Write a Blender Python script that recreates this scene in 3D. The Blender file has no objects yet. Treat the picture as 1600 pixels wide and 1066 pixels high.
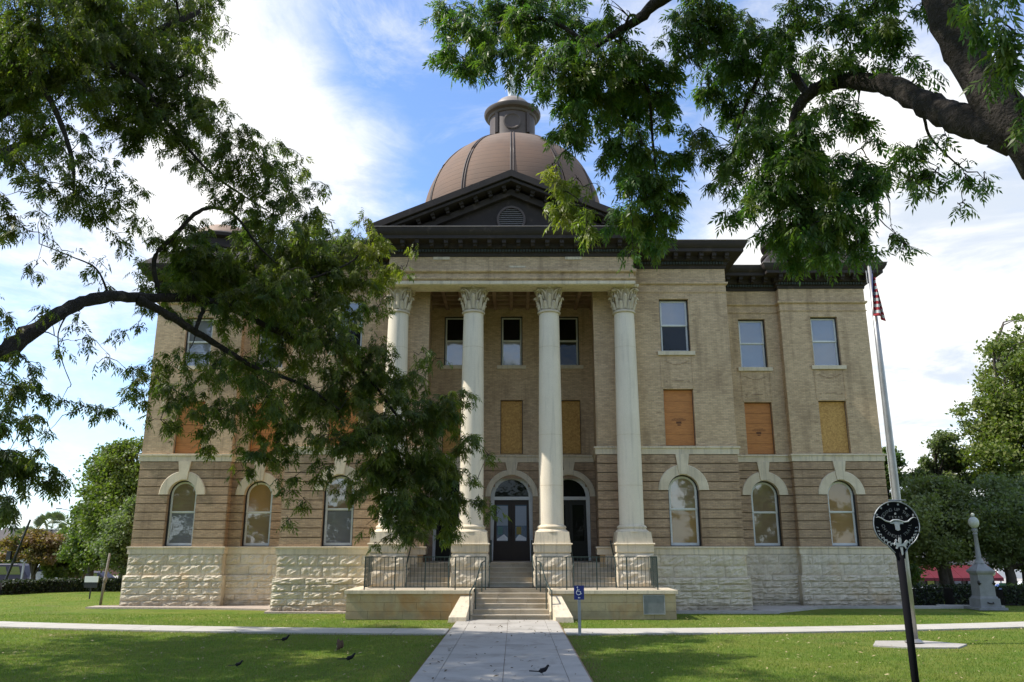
import bpy, bmesh, math, random
import numpy as np
from mathutils import Vector, Matrix
random.seed(7); rng = np.random.default_rng(7)
S = bpy.context.scene
C = S.collection
R = math.radians

# ------------------------------------------------------------------ camera
F = 1240.0; PITCH = 14.53; EYE = 2.6; CX = 0.14
cd = bpy.data.cameras.new('camera'); cam = bpy.data.objects.new('camera', cd); C.objects.link(cam)
cd.sensor_width = 36; cd.lens = F/1600*36; cd.clip_end = 3000; cd.clip_start = 0.1
cam.location = (CX, 0, EYE); cam.rotation_euler = (R(90+PITCH), 0, 4.0/F)
S.camera = cam
_s, _c = math.sin(R(PITCH)), math.cos(R(PITCH))
def ray(px, py):
    u = (px-804)/F; v = (py-533)/F
    return Vector((u, _c+v*_s, _s-v*_c))
def at(px, py, D):                       # a pixel of the photograph at distance D -> a point
    r = ray(px, py); k = D/r.y
    return Vector((CX+r.x*k, D, EYE+r.z*k))

# ------------------------------------------------------------------ sun and sky
TOSUN = Vector((-0.63, -0.06, 0.78)).normalized()
elev = math.asin(TOSUN.z); 
sd = bpy.data.lights.new('sun', 'SUN'); sun = bpy.data.objects.new('sun', sd); C.objects.link(sun)
sd.energy = 4.6; sd.angle = R(0.53); sd.color = (1.0, 0.94, 0.84)
sun.rotation_euler = TOSUN.to_track_quat('Z', 'Y').to_euler()
W = bpy.data.worlds.new('World'); S.world = W; W.use_nodes = True
nt = W.node_tree; nt.nodes.clear()
def N(tree, t, **kw):
    n = tree.nodes.new(t)
    for k, v in kw.items(): setattr(n, k, v)
    return n
def M(tree, op, a, b=None, c=None, clamp=False):
    n = tree.nodes.new('ShaderNodeMath'); n.operation = op; n.use_clamp = clamp
    for i, x in enumerate((a, b, c)):
        if x is None: continue
        if isinstance(x, (int, float)): n.inputs[i].default_value = x
        else: tree.links.new(x, n.inputs[i])
    return n.outputs[0]
def VM(tree, op, a, b=None):
    n = tree.nodes.new('ShaderNodeVectorMath'); n.operation = op
    for i, x in enumerate((a, b)):
        if x is None: continue
        if isinstance(x, (tuple, list, Vector)): n.inputs[i].default_value = tuple(x)
        else: tree.links.new(x, n.inputs[i])
    return n.outputs['Value'] if op in ('DOT_PRODUCT', 'LENGTH') else n.outputs[0]
def MIX(tree, f, a, b, bt='MIX'):
    n = tree.nodes.new('ShaderNodeMix'); n.data_type = 'RGBA'; n.blend_type = bt
    for i, x in ((0, f), (6, a), (7, b)):
        if isinstance(x, (int, float)): n.inputs[i].default_value = x
        elif isinstance(x, (tuple, list)): n.inputs[i].default_value = (*x[:3], 1)
        else: tree.links.new(x, n.inputs[i])
    return n.outputs[2]
def SMOOTH(tree, x, a, b):
    n = tree.nodes.new('ShaderNodeMapRange'); n.interpolation_type = 'SMOOTHSTEP'
    tree.links.new(x, n.inputs[0]); n.inputs[1].default_value = a; n.inputs[2].default_value = b
    return n.outputs[0]
def NOISE(tree, vec, scale, detail=4, rough=.55, out=0, dist=0):
    n = tree.nodes.new('ShaderNodeTexNoise'); n.inputs['Scale'].default_value = scale
    n.inputs['Detail'].default_value = detail; n.inputs['Roughness'].default_value = rough
    n.inputs['Distortion'].default_value = dist
    if vec is not None: tree.links.new(vec, n.inputs['Vector'])
    return n.outputs[out]
sky = N(nt, 'ShaderNodeTexSky', sky_type='NISHITA', sun_disc=False)
sky.sun_elevation = elev; sky.sun_rotation = math.atan2(TOSUN.x, TOSUN.y)
sky.air_density = 1.0; sky.dust_density = 0.6; sky.ozone_density = 2.0
tc = N(nt, 'ShaderNodeTexCoord'); gen = tc.outputs['Generated']
sep = N(nt, 'ShaderNodeSeparateXYZ'); nt.links.new(gen, sep.inputs[0])
zz = sep.outputs[2]
den = M(nt, 'ADD', M(nt, 'MAXIMUM', zz, 0.0), 0.22)
comb = N(nt, 'ShaderNodeCombineXYZ')
nt.links.new(M(nt, 'DIVIDE', sep.outputs[0], den), comb.inputs[0]); nt.links.new(M(nt, 'DIVIDE', sep.outputs[1], den), comb.inputs[1])
cl1 = NOISE(nt, comb.outputs[0], 1.5, 8, .56, dist=.25)
cl2 = NOISE(nt, comb.outputs[0], 4.2, 9, .68, dist=.5)
base = M(nt, 'ADD', M(nt, 'MULTIPLY', M(nt, 'SUBTRACT', cl1, .5), 2.4), M(nt, 'MULTIPLY', M(nt, 'SUBTRACT', cl2, .5), 1.9))
for px, py, wdeg, amp in ((425, 120, 8, .80), (440, 290, 8, .42), (230, 300, 9, .30), (60, 400, 7, .5), (1400, 400, 13, .75), (1480, 560, 9, .4),
                          (1300, 230, 9, .45), (900, 20, 6, .45), (1180, 480, 8, .5), (760, 90, 9, -.55), (610, 30, 6, -.5), (640, 230, 7, -.3), (1080, 260, 6, -.4),
                          (120, 600, 9, -.5), (1520, 690, 6, -.2)):
    d = ray(px, py).normalized()
    dot = VM(nt, 'DOT_PRODUCT', gen, d)
    g = SMOOTH(nt, dot, math.cos(R(wdeg*1.45)), math.cos(R(wdeg*.15)))
    base = M(nt, 'ADD', base, M(nt, 'MULTIPLY', g, amp))
base = M(nt, 'ADD', base, M(nt, 'MULTIPLY', SMOOTH(nt, zz, .35, .0), .25))
wisp = SMOOTH(nt, NOISE(nt, comb.outputs[0], 2.2, 9, .70, dist=1.2), .42, .78)
cov = M(nt, 'MAXIMUM', M(nt, 'MULTIPLY', SMOOTH(nt, base, -.5, 1.15), .97), M(nt, 'MULTIPLY', wisp, .55))
shade = SMOOTH(nt, NOISE(nt, comb.outputs[0], 2.6, 8, .62, dist=.4), .34, .58)
ccol = MIX(nt, shade, (5.0, 5.5, 6.2), (8.7, 8.5, 8.05))
tint = MIX(nt, 1.0, sky.outputs[0], (1.40, 1.58, 1.84), 'MULTIPLY')
hz = SMOOTH(nt, zz, .30, .0)
tint = MIX(nt, M(nt, 'MULTIPLY', hz, .55), tint, (6.6, 8.4, 9.6))
mixc = MIX(nt, cov, tint, ccol)
bg = N(nt, 'ShaderNodeBackground'); nt.links.new(mixc, bg.inputs[0]); bg.inputs[1].default_value = 0.12
wo = N(nt, 'ShaderNodeOutputWorld'); nt.links.new(bg.outputs[0], wo.inputs[0])
S.view_settings.view_transform = 'Standard'; S.view_settings.look = 'None'
S.view_settings.gamma = 1; S.view_settings.use_curve_mapping = False
S.view_settings.exposure = 0.38
S.cycles.max_bounces = 6; S.cycles.transparent_max_bounces = 8

# ------------------------------------------------------------------ materials
def mat(name, col=(.5, .5, .5), rough=.7, metal=0.0, build=None, spec=None):
    m = bpy.data.materials.new(name); m.use_nodes = True; t = m.node_tree; p = t.nodes['Principled BSDF']
    p.inputs['Base Color'].default_value = (*col, 1); p.inputs['Roughness'].default_value = rough; p.inputs['Metallic'].default_value = metal
    if spec is not None: p.inputs['Specular IOR Level'].default_value = spec
    if build: build(t, p)
    return m
def pos(t): return N(t, 'ShaderNodeNewGeometry').outputs['Position']
def BUMP(t, p, h, strength=.4, dist=.02):
    b = N(t, 'ShaderNodeBump'); b.inputs['Strength'].default_value = strength; b.inputs['Distance'].default_value = dist
    t.links.new(h, b.inputs['Height']); t.links.new(b.outputs[0], p.inputs['Normal'])
def mottled(name, c1, c2, scale=2.0, rough=.8, bump=.3, bscale=30, dist=.01, metal=0, c3=None, s3=.7, a3=(.55, .75), streak=0, damp=0):
    def b(t, p):
        P = pos(t)
        f = SMOOTH(t, NOISE(t, P, scale, 5, .6), .3, .7)
        col = MIX(t, f, c1, c2)
        g = NOISE(t, P, bscale, 4, .6)
        col = MIX(t, M(t, 'MULTIPLY', SMOOTH(t, g, .35, .65), .18), col, (c1[0]*.55, c1[1]*.55, c1[2]*.55))
        if c3: col = MIX(t, SMOOTH(t, NOISE(t, P, s3, 4, .6, dist=.6), *a3), col, c3)
        if streak:
            vs = N(t, 'ShaderNodeVectorMath', operation='MULTIPLY'); t.links.new(P, vs.inputs[0]); vs.inputs[1].default_value = (7, 7, .35)
            col = MIX(t, M(t, 'MULTIPLY', SMOOTH(t, NOISE(t, vs.outputs[0], 1.0, 6, .65), .48, .70), streak), col, (.30, .26, .20))
        if damp:      # splash dirt near the ground
            sz = N(t, 'ShaderNodeSeparateXYZ'); t.links.new(P, sz.inputs[0])
            hgt = M(t, 'ADD', sz.outputs[2], M(t, 'MULTIPLY', M(t, 'SUBTRACT', NOISE(t, P, 2.3, 5, .65), .5), 1.3))
            col = MIX(t, M(t, 'MULTIPLY', SMOOTH(t, hgt, .55, -.05), damp), col, (.20, .165, .12))
        t.links.new(col, p.inputs['Base Color'])
        BUMP(t, p, g, bump, dist)
    return mat(name, c1, rough, metal, b)
def brickmat(name, ca, cb, mort, dark=(.5, .45, .4)):
    def b(t, p):
        P = pos(t); s = N(t, 'ShaderNodeSeparateXYZ'); t.links.new(P, s.inputs[0])
        cb_ = N(t, 'ShaderNodeCombineXYZ'); t.links.new(M(t, 'ADD', s.outputs[0], s.outputs[1]), cb_.inputs[0]); t.links.new(s.outputs[2], cb_.inputs[1])
        br = N(t, 'ShaderNodeTexBrick'); t.links.new(cb_.outputs[0], br.inputs['Vector'])
        br.inputs['Scale'].default_value = 1; br.inputs['Brick Width'].default_value = .215; br.inputs['Row Height'].default_value = .0715
        br.inputs['Mortar Size'].default_value = .009; br.inputs['Mortar Smooth'].default_value = .3; br.inputs['Bias'].default_value = -.1
        br.inputs['Color1'].default_value = (*ca, 1); br.inputs['Color2'].default_value = (*cb, 1); br.inputs['Mortar'].default_value = (*mort, 1)
        od = N(t, 'ShaderNodeVectorMath', operation='MULTIPLY'); t.links.new(P, od.inputs[0]); od.inputs[1].default_value = (4.6, 4.6, 14)
        odd = NOISE(t, od.outputs[0], 1.0, 3, .7); bcol = MIX(t, M(t, 'MULTIPLY', SMOOTH(t, odd, .56, .66), .45), br.outputs[0], tuple(x*.55 for x in cb)); bcol = MIX(t, M(t, 'MULTIPLY', SMOOTH(t, odd, .42, .34), .35), bcol, tuple(min(.8, x*1.25) for x in ca))
        f = NOISE(t, P, .5, 6, .65)
        col = MIX(t, M(t, 'MULTIPLY', SMOOTH(t, f, .42, .72), .42), bcol, dark, 'MULTIPLY')
        # vertical run-off stains
        vs = N(t, 'ShaderNodeVectorMath', operation='MULTIPLY'); t.links.new(P, vs.inputs[0]); vs.inputs[1].default_value = (2.2, 2.2, .18)
        f2 = NOISE(t, vs.outputs[0], 1.0, 5, .6)
        col = MIX(t, M(t, 'MULTIPLY', SMOOTH(t, f2, .5, .70), .42), col, (dark[0]*.8, dark[1]*.8, dark[2]*.8), 'MULTIPLY')
        t.links.new(col, p.inputs['Base Color'])
        BUMP(t, p, M(t, 'SUBTRACT', 1.0, br.outputs['Fac']), .5, .012)
    return mat(name, ca, .85, 0, b)
m_brick = brickmat('tan_brick', (.65, .465, .275), (.48, .335, .195), (.42, .325, .22))
m_brick2 = brickmat('brown_brick', (.50, .34, .205), (.35, .235, .142), (.31, .24, .16))
m_stone = mottled('rock_faced_limestone', (.70, .615, .47), (.58, .50, .375), 1.5, .9, .8, 9, .05, c3=(.56, .40, .23), s3=.45, a3=(.52, .80), streak=.35, damp=.6)
m_lime = mottled('limestone_trim', (.74, .635, .465), (.63, .53, .375), 1.6, .85, .3, 25, .01, streak=.5)
m_ashlar = mottled('yellow_limestone', (.54, .42, .24), (.47, .38, .24), 1.0, .85, .35, 18, .01, c3=(.44, .25, .10), s3=.8, a3=(.42, .72), streak=.3, damp=.6)
m_step = mottled('step_stone', (.50, .44, .34), (.40, .34, .25), 1.6, .85, .3, 22, .01, c3=(.30, .25, .18), s3=1.1, a3=(.55, .75))
m_col = mottled('column_stone', (.80, .71, .56), (.75, .66, .515), .8, .7, .15, 30, .006, streak=.25)
m_cap = mottled('capital_stone', (.64, .545, .40), (.50, .42, .30), 3.0, .9, .5, 25, .02)
m_corn = mottled('dark_brown_metal', (.034, .024, .018), (.022, .016, .013), 1.5, .8, .3, 20, .01, c3=(.06, .044, .036), s3=1.8, a3=(.55, .75))
m_green = mottled('dark_green_metal', (.022, .035, .026), (.035, .045, .032), 3, .6, .3, 20, .01)
m_ceil = mottled('ceiling_panel', (.34, .23, .14), (.22, .13, .08), 1.8, .8, .3, 12, .01)
def domeb(t, p):
    P = pos(t); s = N(t, 'ShaderNodeSeparateXYZ'); t.links.new(P, s.inputs[0])
    r = NOISE(t, P, .35, 6, .6)
    col = MIX(t, SMOOTH(t, r, .3, .7), (.185, .115, .078), (.15, .10, .072))
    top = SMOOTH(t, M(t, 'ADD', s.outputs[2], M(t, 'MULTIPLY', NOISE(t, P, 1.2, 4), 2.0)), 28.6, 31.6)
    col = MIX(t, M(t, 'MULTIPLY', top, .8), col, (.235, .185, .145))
    w = N(t, 'ShaderNodeMath', operation='SINE'); t.links.new(M(t, 'MULTIPLY', s.outputs[2], 17.0), w.inputs[0])
    seam = SMOOTH(t, w.outputs[0], .86, 1.0)
    col = MIX(t, M(t, 'MULTIPLY', seam, .35), col, (.10, .07, .055))
    t.links.new(col, p.inputs['Base Color']); BUMP(t, p, M(t, 'SUBTRACT', 1.0, seam), .5, .02)
m_dome = mat('dome_copper', (.25, .16, .11), .75, .0, domeb, spec=.25)
m_lantern = mottled('lantern_metal', (.085, .06, .045), (.065, .045, .036), 1.5, .6, .2, 20, .01)
m_capmetal = mottled('weathered_zinc', (.32, .27, .23), (.24, .19, .16), 1.5, .5, .2, 20, .01)
m_tur = mottled('turret_roof', (.40, .27, .18), (.32, .21, .14), 1.5, .6, .2, 20, .01)
m_frame = mottled('painted_window_frame', (.74, .74, .70), (.66, .66, .62), 5, .6, .1, 30, .003)
m_black = mat('black_frame', (.02, .02, .022), .5)
m_dark = mat('dark_interior', (.012, .010, .009), .8)
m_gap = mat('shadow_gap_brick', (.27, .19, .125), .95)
m_white = mat('white_print', (.78, .78, .76), .6)
def glassm(name, back, refl=.45, rough=.03, wav=.25, mot=None):
    def b(t, p):
        out = t.nodes['Material Output']
        P = pos(t)
        d = N(t, 'ShaderNodeBsdfDiffuse')
        col = MIX(t, NOISE(t, P, 2.0, 4, .6), back, tuple(x*.75 for x in back))
        if mot: col = MIX(t, SMOOTH(t, NOISE(t, P, 1.3, 3, .6, dist=.5), .42, .58), col, mot)
        t.links.new(col, d.inputs[0])
        g = N(t, 'ShaderNodeBsdfGlossy'); g.inputs['Roughness'].default_value = rough; g.inputs['Color'].default_value = (.85, .88, .9, 1)
        bm = N(t, 'ShaderNodeBump'); bm.inputs['Strength'].default_value = wav; bm.inputs['Distance'].default_value = .02
        t.links.new(NOISE(t, P, 2.2, 2, .5), bm.inputs['Height']); t.links.new(bm.outputs[0], g.inputs['Normal'])
        mx = N(t, 'ShaderNodeMixShader'); mx.inputs[0].default_value = refl
        t.links.new(d.outputs[0], mx.inputs[1]); t.links.new(g.outputs[0], mx.inputs[2]); t.links.new(mx.outputs[0], out.inputs['Surface'])
    return mat(name, back, .1, 0, b)
m_gl_ply = glassm('glass_over_plywood', (.36, .225, .095), .09, .03, .07)
m_gl_mix = glassm('glass_part_reflecting', (.27, .19, .11), .19, .03, .07)
m_gl_grey = glassm('glass_grey_blind', (.19, .19, .20), .15, .03, .2)
m_gl_dark = glassm('glass_dark', (.012, .012, .012), .03, .03, .3)
m_gl_blind = glassm('glass_pale_blind', (.30, .30, .32), .15, .05, .2)
def plyb(t, p):
    P = pos(t); vs = N(t, 'ShaderNodeVectorMath', operation='MULTIPLY'); t.links.new(P, vs.inputs[0]); vs.inputs[1].default_value = (1.5, 1.5, 9)
    f = NOISE(t, vs.outputs[0], 1.4, 6, .65, dist=1.0)
    col = MIX(t, SMOOTH(t, f, .3, .7), (.56, .215, .055), (.38, .135, .035))
    t.links.new(MIX(t, M(t, 'MULTIPLY', NOISE(t, P, 14, 4), .5), col, (.54, .26, .08)), p.inputs['Base Color'])
m_ply = mat('orange_plywood', (.45, .2, .06), .7, 0, plyb)
def osbb(t, p):
    P = pos(t); v = N(t, 'ShaderNodeTexVoronoi'); v.inputs['Scale'].default_value = 16; t.links.new(P, v.inputs['Vector'])
    s = N(t, 'ShaderNodeSeparateColor'); t.links.new(v.outputs['Color'], s.inputs[0])
    col = MIX(t, s.outputs[0], (.58, .345, .10), (.40, .21, .055))
    t.links.new(col, p.inputs['Base Color'])
m_osb = mat('chipboard', (.5, .3, .1), .75, 0, osbb)
m_stamp = mat('board_print', (.13, .05, .02), .8)
m_rail = mat('green_painted_iron', (.045, .065, .06), .45, .3)
m_steel = mottled('brushed_aluminium', (.40, .39, .37), (.33, .32, .30), 3, .4, .05, 30, .002, metal=.7)
m_galv = mottled('galvanised_steel', (.42, .43, .44), (.36, .37, .38), 6, .5, .05, 30, .002, metal=.4)
m_conc = mottled('concrete', (.45, .42, .375), (.38, .355, .315), .9, .9, .3, 40, .006, c3=(.29, .265, .23), s3=1.1, a3=(.48, .75))
m_conc_w = mottled('pale_concrete', (.50, .47, .41), (.43, .405, .35), 1.2, .9, .3, 40, .006)
m_sign = mat('black_cast_sign', (.007, .007, .009), .9, spec=.1)
m_rel = mat('sign_relief_silver', (.46, .48, .50), .5, .2)
m_rel_dim = mat('sign_letter_worn', (.15, .16, .17), .5, .2)
m_rim = mat('sign_rim', (.22, .24, .26), .5, .3)
m_blue = mat('blue_sign', (.015, .03, .20), .5)
m_bird = mat('black_feathers', (.006, .006, .009), .6, spec=.3)
m_beak = mat('dark_beak', (.03, .03, .03), .5)
m_squir = mottled('squirrel_fur', (.13, .075, .045), (.09, .055, .035), 30, .9, .6, 90, .01)
m_belly = mat('pale_fur', (.45, .36, .27), .9)
m_bark = mottled('bark', (.034, .026, .020), (.019, .015, .012), 5, .95, 1.0, 16, .09, c3=(.09, .075, .06), s3=3.5)
m_bark2 = mottled('bark_grey', (.11, .09, .07), (.07, .055, .045), 3, .95, .8, 16, .05)
m_granite = mottled('grey_granite', (.26, .265, .26), (.20, .205, .20), 3, .8, .3, 50, .006)
m_globe = mat('lamp_globe', (.42, .44, .38), .35)
m_bronze = mat('bronze_fitting', (.05, .045, .04), .5, .5)
m_statue = mottled('white_statue', (.66, .68, .69), (.50, .52, .54), 3, .5, .3, 12, .02)
m_plaque = mottled('grey_plaque', (.20, .21, .21), (.16, .17, .17), 6, .5, .3, 60, .004)
m_awn = mottled('red_awning', (.13, .009, .018), (.10, .008, .014), 2, .8, .1, 20, .004)
m_shopw = mottled('pale_shop_wall', (.42, .39, .34), (.36, .33, .29), 1, .85, .2, 20, .01)
m_roofd = mottled('grey_roof', (.14, .12, .11), (.10, .09, .085), 1, .85, .2, 20, .01)
m_redbr = brickmat('dark_red_brick', (.17, .085, .055), (.13, .065, .045), (.16, .11, .08))
m_asph = mottled('asphalt', (.06, .06, .062), (.048, .048, .05), 1, .9, .3, 60, .006)
m_carw = mat('white_paint', (.72, .73, .74), .25); m_carb = mat('blue_paint', (.05, .10, .30), .25); m_card = mat('dark_purple_paint', (.03, .025, .04), .5)
m_cargl = glassm('car_glass', (.02, .025, .03), .3, .02, .0)
m_tyre = mat('tyre_rubber', (.015, .015, .015), .8); m_rimm = mat('wheel_rim', (.4, .4, .42), .35, .8)
m_tail = mat('red_lamp_cover', (.35, .01, .01), .3); m_head = mat('clear_lamp_cover', (.6, .6, .6), .2)
def flagb(t, p):
    uv = N(t, 'ShaderNodeUVMap'); s = N(t, 'ShaderNodeSeparateXYZ'); t.links.new(uv.outputs[0], s.inputs[0])
    st = M(t, 'LESS_THAN', M(t, 'FRACT', M(t, 'MULTIPLY', s.outputs[1], 6.5)), .5)
    col = MIX(t, st, (.60, .60, .58), (.36, .02, .03))
    can = M(t, 'MULTIPLY', M(t, 'LESS_THAN', s.outputs[0], .4), M(t, 'LESS_THAN', s.outputs[1], 7/13))
    t.links.new(MIX(t, can, col, (.03, .04, .14)), p.inputs['Base Color'])
m_flag = mat('flag_cloth', (.5, .5, .5), .8, 0, flagb)
def leafmat(name, c1, c2, trans=.35, rough=.4):
    def b(t, p):
        a = N(t, 'ShaderNodeAttribute', attribute_name='tint'); s = N(t, 'ShaderNodeSeparateColor'); t.links.new(a.outputs['Color'], s.inputs[0])
        col = MIX(t, s.outputs[0], c1, c2)
        col = MIX(t, s.outputs[1], col, (.26, .25, .03))
        col = MIX(t, s.outputs[2], col, (.13, .055, .02))
        out = t.nodes['Material Output']
        t.links.new(col, p.inputs['Base Color'])
        tr = N(t, 'ShaderNodeBsdfTranslucent'); t.links.new(MIX(t, 1.0, col, (1.5, 1.9, .7), 'MULTIPLY'), tr.inputs[0])
        mx = N(t, 'ShaderNodeMixShader'); mx.inputs[0].default_value = trans
        t.links.new(p.outputs[0], mx.inputs[1]); t.links.new(tr.outputs[0], mx.inputs[2]); t.links.new(mx.outputs[0], out.inputs['Surface'])
    return mat(name, c1, rough, 0, b)
m_leafL = leafmat('pecan_leaf', (.054, .092, .022), (.118, .132, .026), .54, .5)
m_leafR = leafmat('pecan_leaf_green', (.045, .105, .028), (.085, .150, .034), .48, .42)
m_leafB = leafmat('distant_leaf', (.060, .105, .030), (.115, .16, .042), .35, .6)
m_leafO = leafmat('grey_green_leaf', (.115, .15, .068), (.19, .225, .105), .35, .6)
m_leafM = leafmat('crape_myrtle_leaf', (.12, .12, .045), (.24, .12, .07), .3, .6)
m_hedge = leafmat('hedge_leaf', (.018, .030, .013), (.035, .05, .018), .2, .6)
m_palm = leafmat('palm_leaf', (.07, .10, .045), (.12, .15, .07), .25, .5)
def grassb(t, p):
    P = pos(t)
    f = SMOOTH(t, NOISE(t, P, .55, 6, .65), .3, .7)
    col = MIX(t, f, (.115, .190, .024), (.215, .235, .048))
    g = NOISE(t, P, 9, 6, .7)
    col = MIX(t, M(t, 'MULTIPLY', SMOOTH(t, g, .4, .7), .55), col, (.06, .09, .018))
    d = SMOOTH(t, NOISE(t, P, .33, 5, .6, dist=.8), .56, .72)
    col = MIX(t, M(t, 'MULTIPLY', d, .6), col, (.21, .165, .075))
    s = N(t, 'ShaderNodeSeparateXYZ'); t.links.new(P, s.inputs[0])          # worn turf along the walk and the side path
    dx = M(t, 'SUBTRACT', M(t, 'ABSOLUTE', M(t, 'ADD', s.outputs[0], .12)), 1.82)
    dy = M(t, 'SUBTRACT', M(t, 'ABSOLUTE', M(t, 'SUBTRACT', s.outputs[1], M(t, 'ADD', 26.45, M(t, 'MULTIPLY', M(t, 'MULTIPLY', s.outputs[0], s.outputs[0]), .0078)))), .78)
    dd = M(t, 'ADD', M(t, 'MINIMUM', dx, dy), M(t, 'MULTIPLY', M(t, 'SUBTRACT', NOISE(t, P, 1.3, 5, .7), .5), 1.7))
    col = MIX(t, M(t, 'MULTIPLY', SMOOTH(t, dd, .55, -.1), .75), col, (.17, .125, .06))
    t.links.new(col, p.inputs['Base Color']); BUMP(t, p, NOISE(t, P, 38, 5, .8), .9, .05)
m_grass = mat('lawn', (.08, .11, .02), .95, 0, grassb, spec=.1)
m_blade = leafmat('grass_blade', (.098, .18, .022), (.195, .235, .046), .35, .7)
m_fall = leafmat('fallen_leaf', (.28, .22, .10), (.40, .34, .18), .1, .8)
m_fall2 = leafmat('dry_leaf_on_path', (.07, .055, .035), (.14, .10, .06), .1, .8)
m_grav = mottled('pinkish_gravel', (.50, .42, .35), (.38, .31, .25), 12, .95, .9, 40, .03)

# ------------------------------------------------------------------ mesh helpers
WL = {}
class MB:
    def __init__(s): s.v = []; s.f = []
    def add(s, vs, fs):
        o = len(s.v); s.v += [tuple(v) for v in vs]; s.f += [tuple(i+o for i in f) for f in fs]; return s
    def box(s, x0, x1, y0, y1, z0, z1):
        if x0 > x1: x0, x1 = x1, x0
        return s.add([(x0, y0, z0), (x1, y0, z0), (x1, y1, z0), (x0, y1, z0), (x0, y0, z1), (x1, y0, z1), (x1, y1, z1), (x0, y1, z1)],
                     [(0, 3, 2, 1), (4, 5, 6, 7), (0, 1, 5, 4), (1, 2, 6, 5), (2, 3, 7, 6), (3, 0, 4, 7)])
    def hexa(s, b, t):   # two quads (bottom, top)
        return s.add(list(b)+list(t), [(3, 2, 1, 0), (4, 5, 6, 7), (0, 1, 5, 4), (1, 2, 6, 5), (2, 3, 7, 6), (3, 0, 4, 7)])
    def lathe(s, c, prof, n=24, capt=True, capb=True):
        vs = []; fs = []
        for r, z in prof:
            for i in range(n):
                a = 2*math.pi*i/n; vs.append((c[0]+r*math.cos(a), c[1]+r*math.sin(a), c[2]+z))
        for j in range(len(prof)-1):
            for i in range(n):
                k = (i+1) % n; fs.append((j*n+i, j*n+k, (j+1)*n+k, (j+1)*n+i))
        if capb: fs.append(tuple(reversed(range(n))))
        if capt: fs.append(tuple(range((len(prof)-1)*n, len(prof)*n)))
        return s.add(vs, fs)
    def tube(s, pts, rad, n=8, cap=True):
        pts = [Vector(p) for p in pts]
        if isinstance(rad, (int, float)): rad = [rad]*len(pts)
        vs = []; fs = []
        up = Vector((.13, .21, 1)).normalized()
        for i, p in enumerate(pts):
            d = (pts[min(i+1, len(pts)-1)]-pts[max(i-1, 0)])
            if d.length < 1e-7: d = Vector((0, 0, 1))
            d.normalize()
            a = d.cross(up if abs(d.dot(up)) < .95 else Vector((1, 0, 0))).normalized(); b = d.cross(a)
            for k in range(n):
                t = 2*math.pi*k/n; vs.append(p+(a*math.cos(t)+b*math.sin(t))*rad[i])
        for j in range(len(pts)-1):
            for i in range(n):
                k = (i+1) % n; fs.append((j*n+i, j*n+k, (j+1)*n+k, (j+1)*n+i))
        if cap: fs.append(tuple(reversed(range(n)))); fs.append(tuple(range((len(pts)-1)*n, len(pts)*n)))
        return s.add(vs, fs)
    def sphere(s, c, r, nu=12, nv=8):
        rr = r if isinstance(r, (tuple, list)) else (r, r, r)
        vs = [(c[0], c[1], c[2]-rr[2])]; fs = []
        for j in range(1, nv):
            a = -math.pi/2+math.pi*j/nv
            for i in range(nu):
                t = 2*math.pi*i/nu; vs.append((c[0]+rr[0]*math.cos(a)*math.cos(t), c[1]+rr[1]*math.cos(a)*math.sin(t), c[2]+rr[2]*math.sin(a)))
        vs.append((c[0], c[1], c[2]+rr[2])); e = len(vs)-1
        for i in range(nu):
            k = (i+1) % nu; fs.append((0, 1+k, 1+i)); fs.append((e, e-nu+i, e-nu+k))
            for j in range(nv-2): fs.append((1+j*nu+i, 1+j*nu+k, 1+(j+1)*nu+k, 1+(j+1)*nu+i))
        return s.add(vs, fs)
    def prism(s, poly, y0, y1):    # poly in (x,z), extruded along y
        n = len(poly); vs = [(x, y0, z) for x, z in poly]+[(x, y1, z) for x, z in poly]
        fs = [tuple(range(n)), tuple(reversed(range(n, 2*n)))]+[(i+n, (i+1) % n+n, (i+1) % n, i) for i in range(n)]
        return s.add(vs, fs)
    def sweep(s, path, prof, closed=False):   # path in plan (x,y) with outward normal to the right-hand side, prof (out,z)
        n = len(path); offs = []
        for i in range(n):
            p = Vector(path[i]); 
            d0 = (p-Vector(path[i-1])).normalized() if i > 0 else None
            d1 = (Vector(path[i+1])-p).normalized() if i < n-1 else None
            if d0 is None: d0 = d1
            if d1 is None: d1 = d0
            n0 = Vector((d0.y, -d0.x)); n1 = Vector((d1.y, -d1.x)); m = (n0+n1); m.normalize()
            offs.append(m/max(.3, m.dot(n0)))
        k = len(prof); vs = []; fs = []
        for i in range(n):
            for o, z in prof: vs.append((path[i][0]+offs[i].x*o, path[i][1]+offs[i].y*o, z))
        for i in range(n-1):
            for j in range(k):
                j2 = (j+1) % k; fs.append((i*k+j, (i+1)*k+j, (i+1)*k+j2, i*k+j2))
        fs.append(tuple(range(k))); fs.append(tuple(reversed(range((n-1)*k, n*k))))
        return s.add(vs, fs)
    def build(s, name, m, parent=None, smooth=False, label=None, kind=None, origin=None):
        V = np.array(s.v, dtype=float)
        c = Vector(origin) if origin is not None else Vector(((V.min(0)+V.max(0))/2).tolist())
        if origin is None and parent is None: c.z = float(V[:, 2].min())
        me = bpy.data.meshes.new(name); me.from_pydata((V-np.array(c)).tolist(), [], s.f); me.materials.append(m)
        if smooth is True: me.polygons.foreach_set('use_smooth', [True]*len(me.polygons))
        o = bpy.data.objects.new(name, me); C.objects.link(o)
        if smooth and smooth is not True: 
            me.polygons.foreach_set('use_smooth', [True]*len(me.polygons)); me.set_sharp_from_angle(angle=R(smooth))
        pl = WL[parent.name] if parent else Vector((0, 0, 0))
        o.parent = parent; o.location = c-pl; WL[o.name] = c
        if label: o['label'] = label
        if kind: o['kind'] = kind
        return o
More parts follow.
